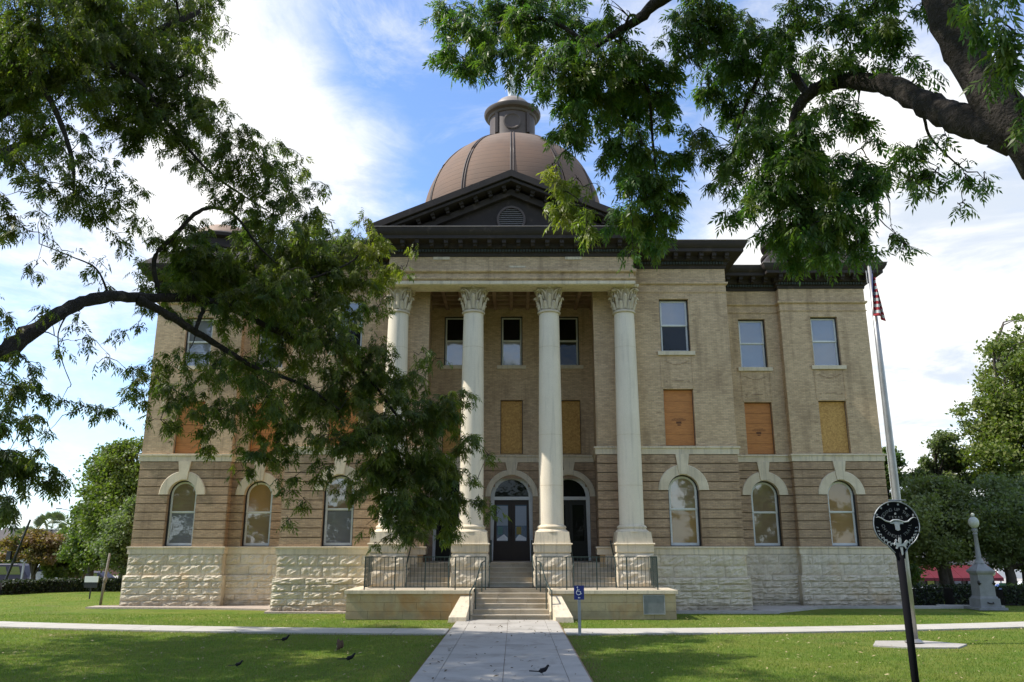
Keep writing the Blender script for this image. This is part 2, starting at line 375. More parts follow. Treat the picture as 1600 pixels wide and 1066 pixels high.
def fast_mesh(name, V, Fq, m, tint=None, parent=None, kind=None, k=4):
    me = bpy.data.meshes.new(name); nv = len(V); nf = len(Fq)
    pl = WL[parent.name] if parent else Vector((0, 0, 0))
    V = V-np.array(pl)
    me.vertices.add(nv); me.vertices.foreach_set('co', np.ascontiguousarray(V, dtype=np.float32).ravel())
    me.loops.add(nf*k); me.loops.foreach_set('vertex_index', np.ascontiguousarray(Fq, dtype=np.int32).ravel())
    me.polygons.add(nf); me.polygons.foreach_set('loop_start', np.arange(0, nf*k, k, dtype=np.int32)); 
    me.update(calc_edges=True); me.validate(clean_customdata=False)
    if tint is not None:
        a = me.color_attributes.new('tint', 'FLOAT_COLOR', 'POINT'); T = np.ones((nv, 4), dtype=np.float32); T[:, :3] = tint
        a.data.foreach_set('color', T.ravel())
    me.materials.append(m)
    o = bpy.data.objects.new(name, me); C.objects.link(o); o.parent = parent; WL[o.name] = Vector(pl)
    if kind: o['kind'] = kind
    return o
def thing(name, loc, label, cat, group=None):
    o = bpy.data.objects.new(name, None); C.objects.link(o); o.location = loc; o.empty_display_size = .3
    o['label'] = label; o['category'] = cat
    if group: o['group'] = group
    WL[o.name] = Vector(loc); return o
def part(name, loc, parent, label=None):
    o = bpy.data.objects.new(name, None); C.objects.link(o); o.parent = parent; o.location = Vector(loc)-WL[parent.name]; WL[o.name] = Vector(loc)
    if label: o['label'] = label
    return o
def tag(o, label, cat, group=None):
    o['label'] = label; o['category'] = cat
    if group: o['group'] = group
    return o
def struct(o): o['kind'] = 'structure'; return o

# ------------------------------------------------------------------ ground
def gz(x, y):          # the lawn is level, the streets behind it lie a little lower
    e = 50.5 if x < -17 else (40.5 if x > 17 else 50.5-10*(x+17)/34)
    t = min(1, max(0, (y-e-1)/9)); t = t*t*(3-2*t)
    return (-1.45-.55*math.tanh(x/20))*t
g = MB(); gxs = [-900, -300, -120]+list(range(-80, 84, 4))+[120, 300, 900]; gys = [-300, -60, 0, 20, 36]+list(range(39, 66, 1))+[70, 80, 100, 150, 300, 700, 1500]
g.add([(x, y, gz(x, y)-.02) for y in gys for x in gxs], [(j*len(gxs)+i, j*len(gxs)+i+1, (j+1)*len(gxs)+i+1, (j+1)*len(gxs)+i) for j in range(len(gys)-1) for i in range(len(gxs)-1)])
struct(g.build('ground', m_grass))
# street beyond the lawn
def sheet(nm, y0, y1, dz, m):
    g = MB(); xs_ = list(range(-200, 204, 8)); ys_ = [y0, (y0+y1)/2, y1]
    g.add([(x, y, gz(x, 70)+dz) for y in ys_ for x in xs_], [(j*len(xs_)+i, j*len(xs_)+i+1, (j+1)*len(xs_)+i+1, (j+1)*len(xs_)+i) for j in range(2) for i in range(len(xs_)-1)])
    return struct(g.build(nm, m))
sheet('road', 65, 80, .03, m_asph); sheet('pavement', 62.2, 65, .14, m_conc); sheet('pavement', 80, 140, .14, m_conc)
# main walk of separate slabs
walk = struct(MB().box(-1.95, 1.7, 2, 30.5, -.2, .012).build('walkway', m_gap))
edges = [-1.93, -1.46, -.10, 1.22, 1.66]
y = 2.6; k = 0
while y < 30.4:
    y2 = min(y+2.02, 30.45)
    for i in range(4):
        q = random.uniform(-.004, .004)
        MB().box(edges[i]+.006, edges[i+1]-.006, y+.006, y2-.006, -.1, .032+q).build('slab', m_conc, walk)
    y = y2
def crossY(x): return 26.45+.0078*x*x
for sgn, nm in ((-1, 'left'), (1, 'right')):
    w = MB(); w.box(-.1, .1, 26, 26.5, -.3, -.2); 
    cp = struct(w.build('side_path', m_conc_w))
    x = 1.72 if sgn > 0 else 1.97
    while x < 46:
        x2 = x+1.7; a = []
        for xx in (x+.01, x2-.01):
            yc = crossY(xx); wd = .78; a.append((sgn*xx, yc-wd, yc+wd))
        m = MB(); (xa, a0, a1), (xb, b0, b1) = a
        b_ = [(xa, a0, -.1), (xb, b0, -.1), (xb, b1, -.1), (xa, a1, -.1)]; t_ = [(p[0], p[1], .03) for p in b_]
        if sgn < 0: b_ = b_[::-1]; t_ = t_[::-1]
        m.hexa(b_, t_).build('slab', m_conc_w, cp); x = x2

# ------------------------------------------------------------------ courthouse
XC0, XC1, DC = 13.1, 17.3, 37.2
XA, DA, DR, DP = 9.73, 34.3, 37.6, 37.7
XP, XPB, DE, XE = 3.68, 3.93, 32.7, 5.33
H = thing('courthouse', (0, 44, 0), 'large three-storey tan brick courthouse with white columned portico, dark pediment and copper dome', 'building')
def arch_pts(cx, zs, r, n=14): return [(cx+r*math.cos(math.pi-math.pi*i/n), zs+r*math.sin(math.pi-math.pi*i/n)) for i in range(n+1)]
def wall(mb, x0, x1, z0, z1, y, ops, depth=.32):
    """front face with openings; ops: (cx, half, zb, zt, archspring or None)"""
    xs = sorted(set([x0, x1]+[o[0]-o[1] for o in ops]+[o[0]+o[1] for o in ops]))
    for a, b in zip(xs[:-1], xs[1:]):
        mid = (a+b)/2; here = sorted([o for o in ops if abs(mid-o[0]) < o[1]], key=lambda o: o[2])
        z = z0
        for o in here:
            cx, h, zb, zt, sp = o
            if zb > z+1e-4: mb.add([(a, y, z), (b, y, z), (b, y, zb), (a, y, zb)], [(0, 1, 2, 3)])
            ds = depth
            if sp is None:
                mb.add([(a, y, zb), (a, y, zt), (a, y+ds, zt), (a, y+ds, zb)], [(0, 1, 2, 3)])
                mb.add([(b, y, zb), (b, y, zt), (b, y+ds, zt), (b, y+ds, zb)], [(3, 2, 1, 0)])
                mb.add([(a, y, zt), (b, y, zt), (b, y+ds, zt), (a, y+ds, zt)], [(3, 2, 1, 0)])
                z = zt
            else:
                mb.add([(a, y, zb), (a, y, sp), (a, y+ds, sp), (a, y+ds, zb)], [(0, 1, 2, 3)])
                mb.add([(b, y, zb), (b, y, sp), (b, y+ds, sp), (b, y+ds, zb)], [(3, 2, 1, 0)])
                ap = arch_pts(cx, sp, h); ztop = sp+h+.05
                for (xa, za), (xb, zb2) in zip(ap[:-1], ap[1:]):
                    mb.add([(xa, y, za), (xb, y, zb2), (xb, y, ztop), (xa, y, ztop)], [(0, 1, 2, 3)])
                    mb.add([(xa, y, za), (xb, y, zb2), (xb, y+ds, zb2), (xa, y+ds, za)], [(3, 2, 1, 0)])
                z = ztop
            mb.add([(a, y, zb), (b, y, zb), (b, y+ds, zb), (a, y+ds, zb)], [(0, 1, 2, 3)])
        if z < z1-1e-4: mb.add([(a, y, z), (b, y, z), (b, y, z1), (a, y, z1)], [(0, 1, 2, 3)])
ZB, ZBT = 6.45, 6.80
WH = .655; SP = 4.93
planes = []   # x0,x1,D, window centres
for s in (-1, 1):
    for a, b, D, wc in ((XC0, XC1, DC, 15.2), (XA, XC0, DR, 11.80), (XP, XA, DA, 7.33)):
        planes.append((min(s*a, s*b), max(s*a, s*b), D, s*wc))
up = MB(); lo = MB(); top = 14.9
for x0, x1, D, wc in planes:
    wall(up, x0, x1, ZBT-.1, top, D, [(wc, WH, 6.82, 9.31, None), (wc, WH, 11.0, 13.45, None)])
    wall(lo, x0, x1, 0, ZB+.05, D+.05, [(wc, WH+.015, 2.62, 5.6, SP)])
pw = [(0, .535), (-2.78, .535), (2.78, .535)]
wall(up, -XPB, XPB, ZBT-.1, top, DP, [(c, h, 6.85, 9.44, None) for c, h in pw]+[(c, h, 11.13, 13.65, None) for c, h in pw])
wall(lo, -XPB, XPB, 1.9, ZB+.05, DP, [(0, .98, 1.97, 5.8, 4.87), (-2.68, .98, 1.97, 5.8, 4.87), (2.68, .98, 1.97, 5.8, 4.87)], .4)
def side(mb, p0, p1, z0, z1):
    mb.add([(*p0, z0), (*p1, z0), (*p1, z1), (*p0, z1)], [(0, 1, 2, 3)])
for mb, z0, z1, o in ((up, ZBT-.1, top, 0), (lo, 0, ZB+.05, .05)):
    for s in (-1, 1):
        side(mb, (s*(XC1-o), DC+o), (s*(XC1-o), 70), z0, z1); side(mb, (s*XC0, DC+o), (s*XC0, DR+o), z0, z1)
        side(mb, (s*(XA-o), DA+o), (s*(XA-o), DR+o), z0, z1); side(mb, (s*(XP+o), DA+o), (s*XPB, DP), z0, z1)
    side(mb, (-XC1, 70), (XC1, 70), z0, z1)
up.build('upper_wall', m_brick, H); lo.build('lower_wall', m_gap, H)
# dark core so that no light leaks through the openings
core = MB().box(-17.0, 17.0, 38.1, 69.8, .05, 14.8); core.box(-9.6, -4.05, 34.85, 38.05, .05, 14.8); core.box(4.05, 9.6, 34.85, 38.05, .05, 14.8)
core.build('dark_interior', m_dark, H)
# rusticated brick bands, each one a part
PITCHB = (ZB-2.6)/10
def ranges(x0, x1, za, zb, ops):
    segs = [(x0, x1)]
    for cx, h, sp, ob in ops:   # h half opening, ob: overlap outward radius
        if zb <= sp: w = h
        elif za < sp: w = h
        else:
            q = zb-sp; w = math.sqrt(max(0, ob*ob-q*q)) if q < ob else 0
            w = min(w, ob)
        if w <= 0: continue
        out = []
        for a, b in segs:
            if cx+w <= a or cx-w >= b: out.append((a, b)); continue
            if cx-w > a: out.append((a, cx-w))
            if cx+w < b: out.append((cx+w, b))
        segs = out
    return segs
for x0, x1, D, wc in planes:
    for k in range(10):
        za = 2.6+k*PITCHB+.012; zb = 2.6+(k+1)*PITCHB-.026
        for a, b in ranges(x0, x1, za, zb, [(wc, WH+.012, SP, .9)]): MB().box(a, b, D-.035, D+.2, za, zb).build('brick_band', m_brick2, H)
for k in range(10):
    za = 2.6+k*PITCHB+.012; zb = 2.6+(k+1)*PITCHB-.026
    for a, b in ranges(-XPB+.02, XPB-.02, za, zb, [(c, .985, 4.87, 1.1) for c in (0, -2.68, 2.68)]): MB().box(a, b, DP-.035, DP+.02, za, zb).build('brick_band', m_brick2, H)
    for s in (-1, 1):   # returns
        MB().box(s*(XA-.1), s*(XA+.0), DA+.2, DR-.04, za, zb).build('brick_return', m_brick2, H)
        MB().box(s*(XC1-.1), s*(XC1+.035), DC+.2, 69.9, za, zb).build('brick_return', m_brick2, H)
        MB().box(s*(XC0-.03), s*(XC0+.06), DC-.02, DR-.036, za, zb).build('brick_return', m_brick2, H)
        mb = MB(); mb.hexa([(s*XP, DA+.2, za), (s*(XPB-.0), DP-.04, za), (s*(XPB+.2), DP-.04, za), (s*(XP+.2), DA+.2, za)], [(s*XP, DA+.2, zb), (s*(XPB-.0), DP-.04, zb), (s*(XPB+.2), DP-.04, zb), (s*(XP+.2), DA+.2, zb)])
        mb.build('brick_return', m_brick2, H)
# paths in plan. outward normal is to the right of travel, so go from left to right
def half(pts): return [(-x, y) for x, y in pts]+[(x, y) for x, y in reversed(pts)]
path_full = half([(XC1, 70), (XC1, DC), (XC0, DC), (XC0, DR), (XA, DR), (XA, DA), (XP, DA), (XPB, DP)])
path_corn = half([(XC1, 70), (XC1, DC), (XC0, DC), (XC0, DR), (XA, DR), (XA, DA), (XE, DA), (XE, DE)])
MB().sweep(path_full, [(-.1, ZB), (.06, ZB), (.07, ZB+.24), (.12, ZB+.26), (.12, ZBT-.02), (-.1, ZBT+.012)]).build('belt_course', m_lime, H, 30)
for s in (-1, 1):
    pth = [(s*x, y) for x, y in [(XC1, 70), (XC1, DC), (XC0, DC), (XC0, DR), (XA, DR), (XA, DA), (XP, DA), (XPB, DP-.3)]]
    if s > 0: pth = pth[::-1]
    MB().sweep(pth, [(-.1, 2.28), (.10, 2.28), (.10, 2.52), (.14, 2.54), (.14, 2.60), (-.1, 2.615)]).build('water_table', m_lime, H, 30)
    # brick string courses below the cornice
    pth = [(s*x, y) for x, y in [(XC1, 70), (XC1, DC), (XC0, DC), (XC0, DR), (XA, DR), (XA, DA), (XE+.02, DA)]]
    if s > 0: pth = pth[::-1]
    MB().sweep(pth, [(-.02, 14.12), (.05, 14.12), (.09, 14.16), (.09, 14.24), (-.02, 14.26)]).build('string_course', m_brick, H)
    MB().sweep(pth, [(-.02, 13.74), (.03, 13.74), (.04, 13.79), (-.02, 13.80)]).build('string_course', m_brick, H)
# dark roof cornice
prof = [(-.3, 14.88), (.04, 14.88), (.06, 15.02), (.12, 15.04), (.12, 15.18), (.22, 15.22), (.24, 15.40), (.30, 15.44), (.72, 15.47), (.72, 15.62), (.78, 15.66), (.88, 15.84), (.88, 15.93), (-.3, 15.98)]
MB().sweep(path_corn, prof).build('cornice', m_corn, H, 30)
MB().sweep(path_corn, [(.0, 15.931), (.91, 15.935), (.91, 15.965), (.0, 15.99)]).build('gutter', m_capmetal, H)
# modillions and dentils
def mod_mesh():
    mb = MB(); mb.box(-.09, .09, -.36, 0, -.03, .10); mb.box(-.075, .075, -.26, 0, -.13, -.03); mb.box(-.105, .105, -.38, .0, .10, .13)
    me = bpy.data.meshes.new('modillion'); me.from_pydata(mb.v, [], mb.f); me.materials.append(m_corn); return me
ME_mod = mod_mesh()
ndent = MB()
fronts = []
for s in (-1, 1):
    fronts += [(s*XC0, s*XC1, DC), (s*(XA+.3), s*(XC0-.0), DR), (s*(XE+.35), s*XA, DA)]
fronts.append((-XE, XE, DE))
for a, b, D in fronts:
    a, b = min(a, b), max(a, b); n = max(2, round((b-a)/.62))
    for i in range(n+1):
        x = a+(b-a)*i/n
        if i in (0, n): x += .0
        o = bpy.data.objects.new('modillion', ME_mod); C.objects.link(o); o.parent = H; o.location = Vector((x, D-.27, 15.33))-WL[H.name]
    n = int((b-a)/.13)
    for i in range(n): ndent.box(a+i*.13, a+i*.13+.075, D-.19, D-.11, 15.06, 15.17)
o = ndent.build('dentil_course', m_green, H); o['kind'] = 'stuff'
# windows ---------------------------------------------------------
def rect_window(cx, D, zb, zt, hw, glt, glb, open_lab=None):
    y = D+.2
    fr = MB(); w = .05
    for a, b, c, d in ((cx-hw, cx-hw+w, zb, zt), (cx+hw-w, cx+hw, zb, zt), (cx-hw+w, cx+hw-w, zt-w, zt), (cx-hw+w, cx+hw-w, zb, zb+.03)): fr.box(a, b, y-.02, y+.11, c, d)
    F_ = fr.build('window', m_black, H)
    zm = (zb+zt)/2
    for za, zc, dy, gl in ((zm, zt-w, 0, glt), (zb+.03, zm+.05, .045, glb)):
        sh = MB(); a, b = cx-hw+w, cx+hw-w; t = .075; yy = y+.02+dy
        sh.box(a, a+t, yy, yy+.04, za, zc).box(b-t, b, yy, yy+.04, za, zc).box(a+t, b-t, yy, yy+.04, zc-t*.8, zc).box(a+t, b-t, yy, yy+.04, za, za+t)
        sh.build('sash', m_frame, F_)
        MB().box(a+t, b-t, yy+.018, yy+.022, za+t, zc-t*.8).build('pane', gl, F_)
def sill(cx, D, z, hw, m=m_lime): MB().box(cx-hw-.17, cx+hw+.17, D-.09, D+.3, z-.17, z+.005).build('sill', m, H)
def board(cx, D, zb, zt, hw, m, stamp=False, lab=None):
    b = MB()
    mat_ = m
    par = MB().box(cx-hw, cx+hw, D+.20, D+.22, zb, zt).build('boarded_opening', m_black, H)
    z = zb; n = 5 if m is m_ply else 1
    hh = (zt-zb-.06)/n
    for i in range(n):
        MB().box(cx-hw+.03, cx+hw-.03, D+.17+.003*(i % 2), D+.20, zb+.03+i*hh+.005, zb+.03+(i+1)*hh-.005).build('plywood_board', m, par, label=lab)
    if stamp:
        st = MB(); zc = zb+(zt-zb)*.42
        for dz, w_ in ((.16, .26), (.115, .34), (.07, .36)):
            x = cx-w_/1.0*.9
            while x < cx+w_*.9-.04:
                q = random.uniform(.03, .075); st.box(x, x+q, D+.166, D+.169, zc+dz, zc+dz+.022); x += q+.02
        st.box(cx-.13, cx+.10, D+.166, D+.169, zc-.07, zc+.03); st.box(cx-.08, cx+.06, D+.166, D+.169, zc-.15, zc-.10)
        st.build('printed_stamp', m_stamp, par)
def arch_window(cx, D, gl1, gl2):
    y = D+.22; hw = WH; zb = 2.62
    fr = MB(); oa = arch_pts(cx, SP, hw); ia = arch_pts(cx, SP, hw-.055)
    outer = [(cx-hw, zb)]+oa+[(cx+hw, zb)]; inner = [(cx-hw+.055, zb+.03)]+ia+[(cx+hw-.055, zb+.03)]
    def ring(mb, O, I, y0, y1):
        n = len(O)
        mb.add([(x, y0, z) for x, z in O]+[(x, y0, z) for x, z in I]+[(x, y1, z) for x, z in I]+[(x, y1, z) for x, z in O],
               [(i, i+1, n+i+1, n+i) for i in range(n-1)]+[(n+i, n+i+1, 2*n+i+1, 2*n+i) for i in range(n-1)]+[(3*n+i, 2*n+i, 2*n+i+1, 3*n+i+1) for i in range(n-1)])
    ring(fr, outer, inner, y-.02, y+.1); fr.box(cx-hw+.04, cx+hw-.04, y-.02, y+.1, zb, zb+.03)
    F_ = fr.build('window', m_black, H)
    h2 = hw-.055; t = .085; zm = 4.13
    sh = MB(); O = [(cx-h2, zm)]+arch_pts(cx, SP, h2)+[(cx+h2, zm)]; I = [(cx-h2+t, zm)]+arch_pts(cx, SP, h2-t)+[(cx+h2-t, zm)]
    ring(sh, O, I, y+.02, y+.06); sh.box(cx-h2+t*.9, cx+h2-t*.9, y+.022, y+.058, zm, zm+.06); sh.build('sash', m_frame, F_)
    p = MB(); n = len(I); p.add([(x, y+.04, z) for x, z in I], [tuple(range(n))[::-1]]); p.build('pane', gl1, F_)
    sh = MB(); sh.box(cx-h2, cx-h2+t, y+.05, y+.09, zb+.03, zm+.04).box(cx+h2-t, cx+h2, y+.05, y+.09, zb+.03, zm+.04).box(cx-h2+t, cx+h2-t, y+.05, y+.09, zb+.03, zb+.14).box(cx-h2+t, cx+h2-t, y+.052, y+.088, zm-.03, zm+.04)
    sh.build('sash', m_frame, F_)
    MB().box(cx-h2+t, cx+h2-t, y+.068, y+.072, zb+.14, zm-.03).build('pane', gl2, F_)
def surround(cx, D, sp, ri, ro, ztop):
    s = MB(); n = 18; O = arch_pts(cx, sp, ro, n); I = arch_pts(cx, sp, ri, n); y0, y1 = D-.075, D+.30
    m = n+1
    # front chamfered ring
    C_ = arch_pts(cx, sp, ro-.03, n)
    s.add([(x, y0, z) for x, z in C_]+[(x, y0, z) for x, z in I]+[(x, y1, z) for x, z in I]+[(x, y0+.03, z) for x, z in O]+[(x, D+.02, z) for x, z in O],
          [(i, i+1, m+i+1, m+i) for i in range(n)]+[(m+i, m+i+1, 2*m+i+1, 2*m+i) for i in range(n)]+[(3*m+i, 3*m+i+1, i+1, i) for i in range(n)]+[(4*m+i, 4*m+i+1, 3*m+i+1, 3*m+i) for i in range(n)]
          +[(0, m, 3*m), (m-1, 3*m+m-1, m+m-1)])
    # underside ends
    for e in (0, n):
        a = O[e]; b = I[e]; s.add([(a[0], y0+.03, a[1]), (b[0], y0, b[1]), (b[0], y1, b[1]), (a[0], D+.02, a[1])], [(0, 1, 2, 3)])
    S_ = s.build('arch_surround', m_lime, H, 30)
    k = MB(); k.prism([(cx-.17, sp+ri+.02), (cx+.17, sp+ri+.02), (cx+.29, ztop-.004), (cx-.29, ztop-.004)], D-.115, D+.02)
    k.build('keystone', m_lime, S_)
gl_cycle = {15.2: (m_gl_ply, m_gl_ply), 11.8: (m_gl_mix, m_gl_mix), 7.33: (m_gl_mix, m_gl_ply), -15.2: (m_gl_mix, m_gl_grey), -11.8: (m_gl_ply, m_gl_mix), -7.33: (m_gl_mix, m_gl_grey)}
for x0, x1, D, wc in planes:
    rect_window(wc, D, 11.0, 13.45, WH, m_gl_grey, m_gl_grey if abs(wc) > 8 else m_gl_dark); sill(wc, D, 11.0, WH)
    ply = m_ply if wc not in (15.2,) else m_osb
    board(wc, D, 6.82, 9.31, WH, ply, wc in (7.33, 11.8), 'yellowish chipboard sheet' if ply is m_osb else None)
    arch_window(wc, D, *gl_cycle[round(wc, 2)]); surround(wc, D, SP, WH+.0, 1.08, ZB)
    # raised brick panel between the upper windows
    pn = MB(); 
    for s in (-1, 1): pn.box(wc+s*(WH+.01), wc+s*(WH+.07), D-.022, D+.01, 9.36, 10.82)
    pn.build('brick_strip', m_brick, H)
    dk = MB()
    for q in range(-3, 4): dk.box(wc+q*.13-.055, wc+q*.13+.055, D-.02, D+.01, 10.50-.05*min(2, 3-abs(q)), 10.53-.05*min(2, 3-abs(q)))
    for q in (-4, -3.4, 3.4, 4): dk.box(wc+q*.13-.03, wc+q*.13+.03, D-.02, D+.01, 10.56, 10.585)
    for q in range(-2, 3): dk.box(wc+q*.11-.05, wc+q*.11+.05, D-.02, D+.01, 9.66, 9.69)
    for s in (-1, 1): dk.box(wc+s*.5-.03, wc+s*.5+.03, D-.02, D+.01, 9.62, 9.68)
    for zt_ in (9.31, 13.45):     # toothed brick quoins beside the openings
        for i in range(9):
            z = zt_-.18-i*.29
            if i % 3 != 1:
                for s in (-1, 1): dk.box(wc+s*(WH+.12), wc+s*(WH+.27), D-.012, D+.01, z, z+.03)
    o_ = dk.build('brick_ornament', m_brick2, H); o_['kind'] = 'stuff'
for i, (c, h) in enumerate(pw):
    rect_window(c, DP, 11.13, 13.65, h, m_gl_dark, m_gl_blind if i < 2 else m_gl_dark); sill(c, DP, 11.13, h)
    board(c, DP, 6.85, 9.44, h, m_osb, False, 'yellowish chipboard sheet')
# doors
for i, c in enumerate((0, -2.68, 2.68)):
    surround(c, DP, 4.87, .98, 1.24, ZB)
    fr = MB(); y = DP+.18
    n = 14; O = arch_pts(c, 4.87, .98, n); I = arch_pts(c, 4.87, .80, n)
    O = [(c-.98, 1.97)]+O+[(c+.98, 1.97)]; I = [(c-.86, 1.97), ]+[(x, z) for x, z in I]+[(c+.86, 1.97)]
    m = len(O)
    fr.add([(x, y, z) for x, z in O]+[(x, y, z) for x, z in I]+[(x, y+.16, z) for x, z in I], [(k, k+1, m+k+1, m+k) for k in range(m-1)]+[(m+k, m+k+1, 2*m+k+1, 2*m+k) for k in range(m-1)])
    fr.box(c-.87, c+.87, y-.03, y+.12, 4.72, 4.87)
    F_ = fr.build('doorway', m_frame, H, 40)
    p = MB(); A = arch_pts(c, 4.87, .80, n); p.add([(x, y+.08, z) for x, z in A], [tuple(range(len(A)))[::-1]]); p.build('fanlight', m_gl_dark, F_)
    m_door = mat('dark_brown_door' if i == 0 else 'black_screen_door', (.022, .010, .007) if i == 0 else (.006, .006, .006), .4)
    for s in (-1, 1):
        a, b = (c-.86, c-.005) if s < 0 else (c+.005, c+.86)
        d = MB(); t = .16
        d.box(a, a+t, y+.06, y+.12, 1.98, 4.71).box(b-t, b, y+.06, y+.12, 1.98, 4.71).box(a+t, b-t, y+.06, y+.12, 4.5, 4.71).box(a+t, b-t, y+.06, y+.12, 1.98, 2.85).box(a+t+.08, b-t-.08, y+.045, y+.06, 2.12, 2.7)
        dd = d.build('door_leaf', m_door, F_)
        gl = MB().box(a+t, b-t, y+.085, y+.09, 2.85, 4.5)
        g_ = gl.build('door_glass', m_gl_dark if i else mat('door_glass_blue_reflection', (.05, .10, .17), .15), F_)  # middle door: bluish reflection put into the colour of the glass
        if i == 0:
            MB().box(a+t+.06, a+t+.28, y+.078, y+.083, 3.15, 3.5).build('poster', mat('green_poster', (.10, .22, .20), .6) if s < 0 else mat('gold_poster', (.28, .22, .05), .6), F_)
            MB().prism([(a+t+.02, 2.87), (b-t-.02, 2.87), (b-t-.02, 3.0), ((a+b)/2+s*-.08, 3.16), (a+t+.02, 2.95)], y+.079, y+.084).build('poster', m_white, F_)
            MB().box(a+t+.01, b-t-.01, y+.079, y+.083, 3.55, 4.45).build('poster', mat('pale_poster', (.30, .34, .40), .3), F_)
            MB().tube([(c+s*.06, y+.03, 3.1), (c+s*.06, y+.0, 3.15), (c+s*.06, y+.0, 3.4), (c+s*.06, y+.03, 3.45)], .012, 6).build('handle', m_bronze, F_)
# rock-faced stones, one by one ---------------------------------------
def stone(x0, x1, z0, z1, D, proj=.10, parent=H, seed=None, m=None, axis='x'):
    nx, nz = 7, 5; mb = MB(); g_ = .009
    x0 += g_; x1 -= g_; z0 += g_; z1 -= g_
    vs = []
    ph = random.uniform(0, 6); q1 = random.uniform(.3, .7); lean = random.uniform(-.35, .35)
    for j in range(nz+1):
        for i in range(nx+1):
            u, v = i/nx, j/nz; e = min(u, 1-u)*nx; f = min(v, 1-v)*nz
            edge = min(1, min(e, f))
            rk = proj*(min(1, edge*1.0))*(.62+.22*math.sin(5*u+ph)*math.sin(4*v+ph*2)+lean*(v-.5)+random.uniform(-.46, .40))
            X = x0+(x1-x0)*u+(random.uniform(-.02, .02) if 0 < i < nx else 0); Z = z0+(z1-z0)*v+(random.uniform(-.02, .02) if 0 < j < nz else 0)
            vs.append((X, D-.03-rk, Z) if axis == 'x' else (D-(.03+rk)*axis, X, Z))
    fs = [(j*(nx+1)+i, j*(nx+1)+i+1, (j+1)*(nx+1)+i+1, (j+1)*(nx+1)+i) for j in range(nz) for i in range(nx)]
    o = len(vs); cs = [0, nx, (nx+1)*(nz+1)-1, (nx+1)*nz]
    for c_ in cs:
        X, Y, Z = vs[c_]; vs.append((X, Y+.25, Z) if axis == 'x' else (Y*0+X+.25*axis, Y, Z))
    bot = list(range(0, nx+1)); tp = list(range((nx+1)*nz, (nx+1)*(nz+1))); lf = [j*(nx+1) for j in range(nz+1)]; rt = [j*(nx+1)+nx for j in range(nz+1)]
    fs += [tuple(bot[::-1]+[o, o+1]), tuple(tp+[o+2, o+3]), tuple(lf+[o+3, o])[::1], tuple(rt[::-1]+[o+1, o+2])]
    mb.add(vs, fs); return mb.build('stone', m or m_stone, parent)
rows_up = [(1.36, 1.82), (1.82, 2.28)]; rows_lo = [(0, .26), (.26, .53), (.53, .81), (.81, 1.09), (1.09, 1.36)]
nst = 0
for x0, x1, D, wc in planes:
    s = 1 if wc > 0 else -1
    for rows, ex, pr in ((rows_up, .04, .055), (rows_lo, .14, .078)):
        for k, (za, zb) in enumerate(rows):
            if abs(wc) < 9:   # block A, its inner part is behind the terrace pedestals
                a, b = (3.9, XA+ex)
            elif abs(wc) < 13: a, b = XA+.15, XC0-ex
            else: a, b = XC0-ex, XC1+ex
            x = a; n = 0
            L = random.uniform(.8, 1.05)
            cuts = [a]
            off = L*(.5 if k % 2 else 1)
            c_ = a+off
            while c_ < b-.35: cuts.append(c_); c_ += random.uniform(.78, 1.12)
            cuts.append(b)
            for p, q in zip(cuts[:-1], cuts[1:]):
                p_, q_ = (p, q) if s > 0 else (-q, -p)
                stone(p_, q_, za, zb, D-ex-(.0), pr); nst += 1
    # thin dressed ledge where the base steps out
ledge = MB()
for s in (-1, 1):
    pth = [(s*x, y) for x, y in [(XC1, 70), (XC1, DC), (XC0, DC), (XC0, DR), (XA, DR), (XA, DA), (3.95, DA)]]
    if s > 0: pth = pth[::-1]
    MB().sweep(pth, [(-.02, 0), (.15, 0), (.15, 1.33), (.05, 1.365), (.045, 2.27), (-.02, 2.27)]).build('base_wall', m_stone, H)
# a few stones on the left and right returns: the outer sides
for s in (-1, 1):
    for rows, ex, pr in ((rows_up, .04, .07), (rows_lo, .14, .09)):
        for k, (za, zb) in enumerate(rows):
            yy = DC-ex+(.0)
            stone(DC+.05, DC+1.0, za, zb, s*(XC1+ex), pr, axis=-s) if k % 2 == 0 else None
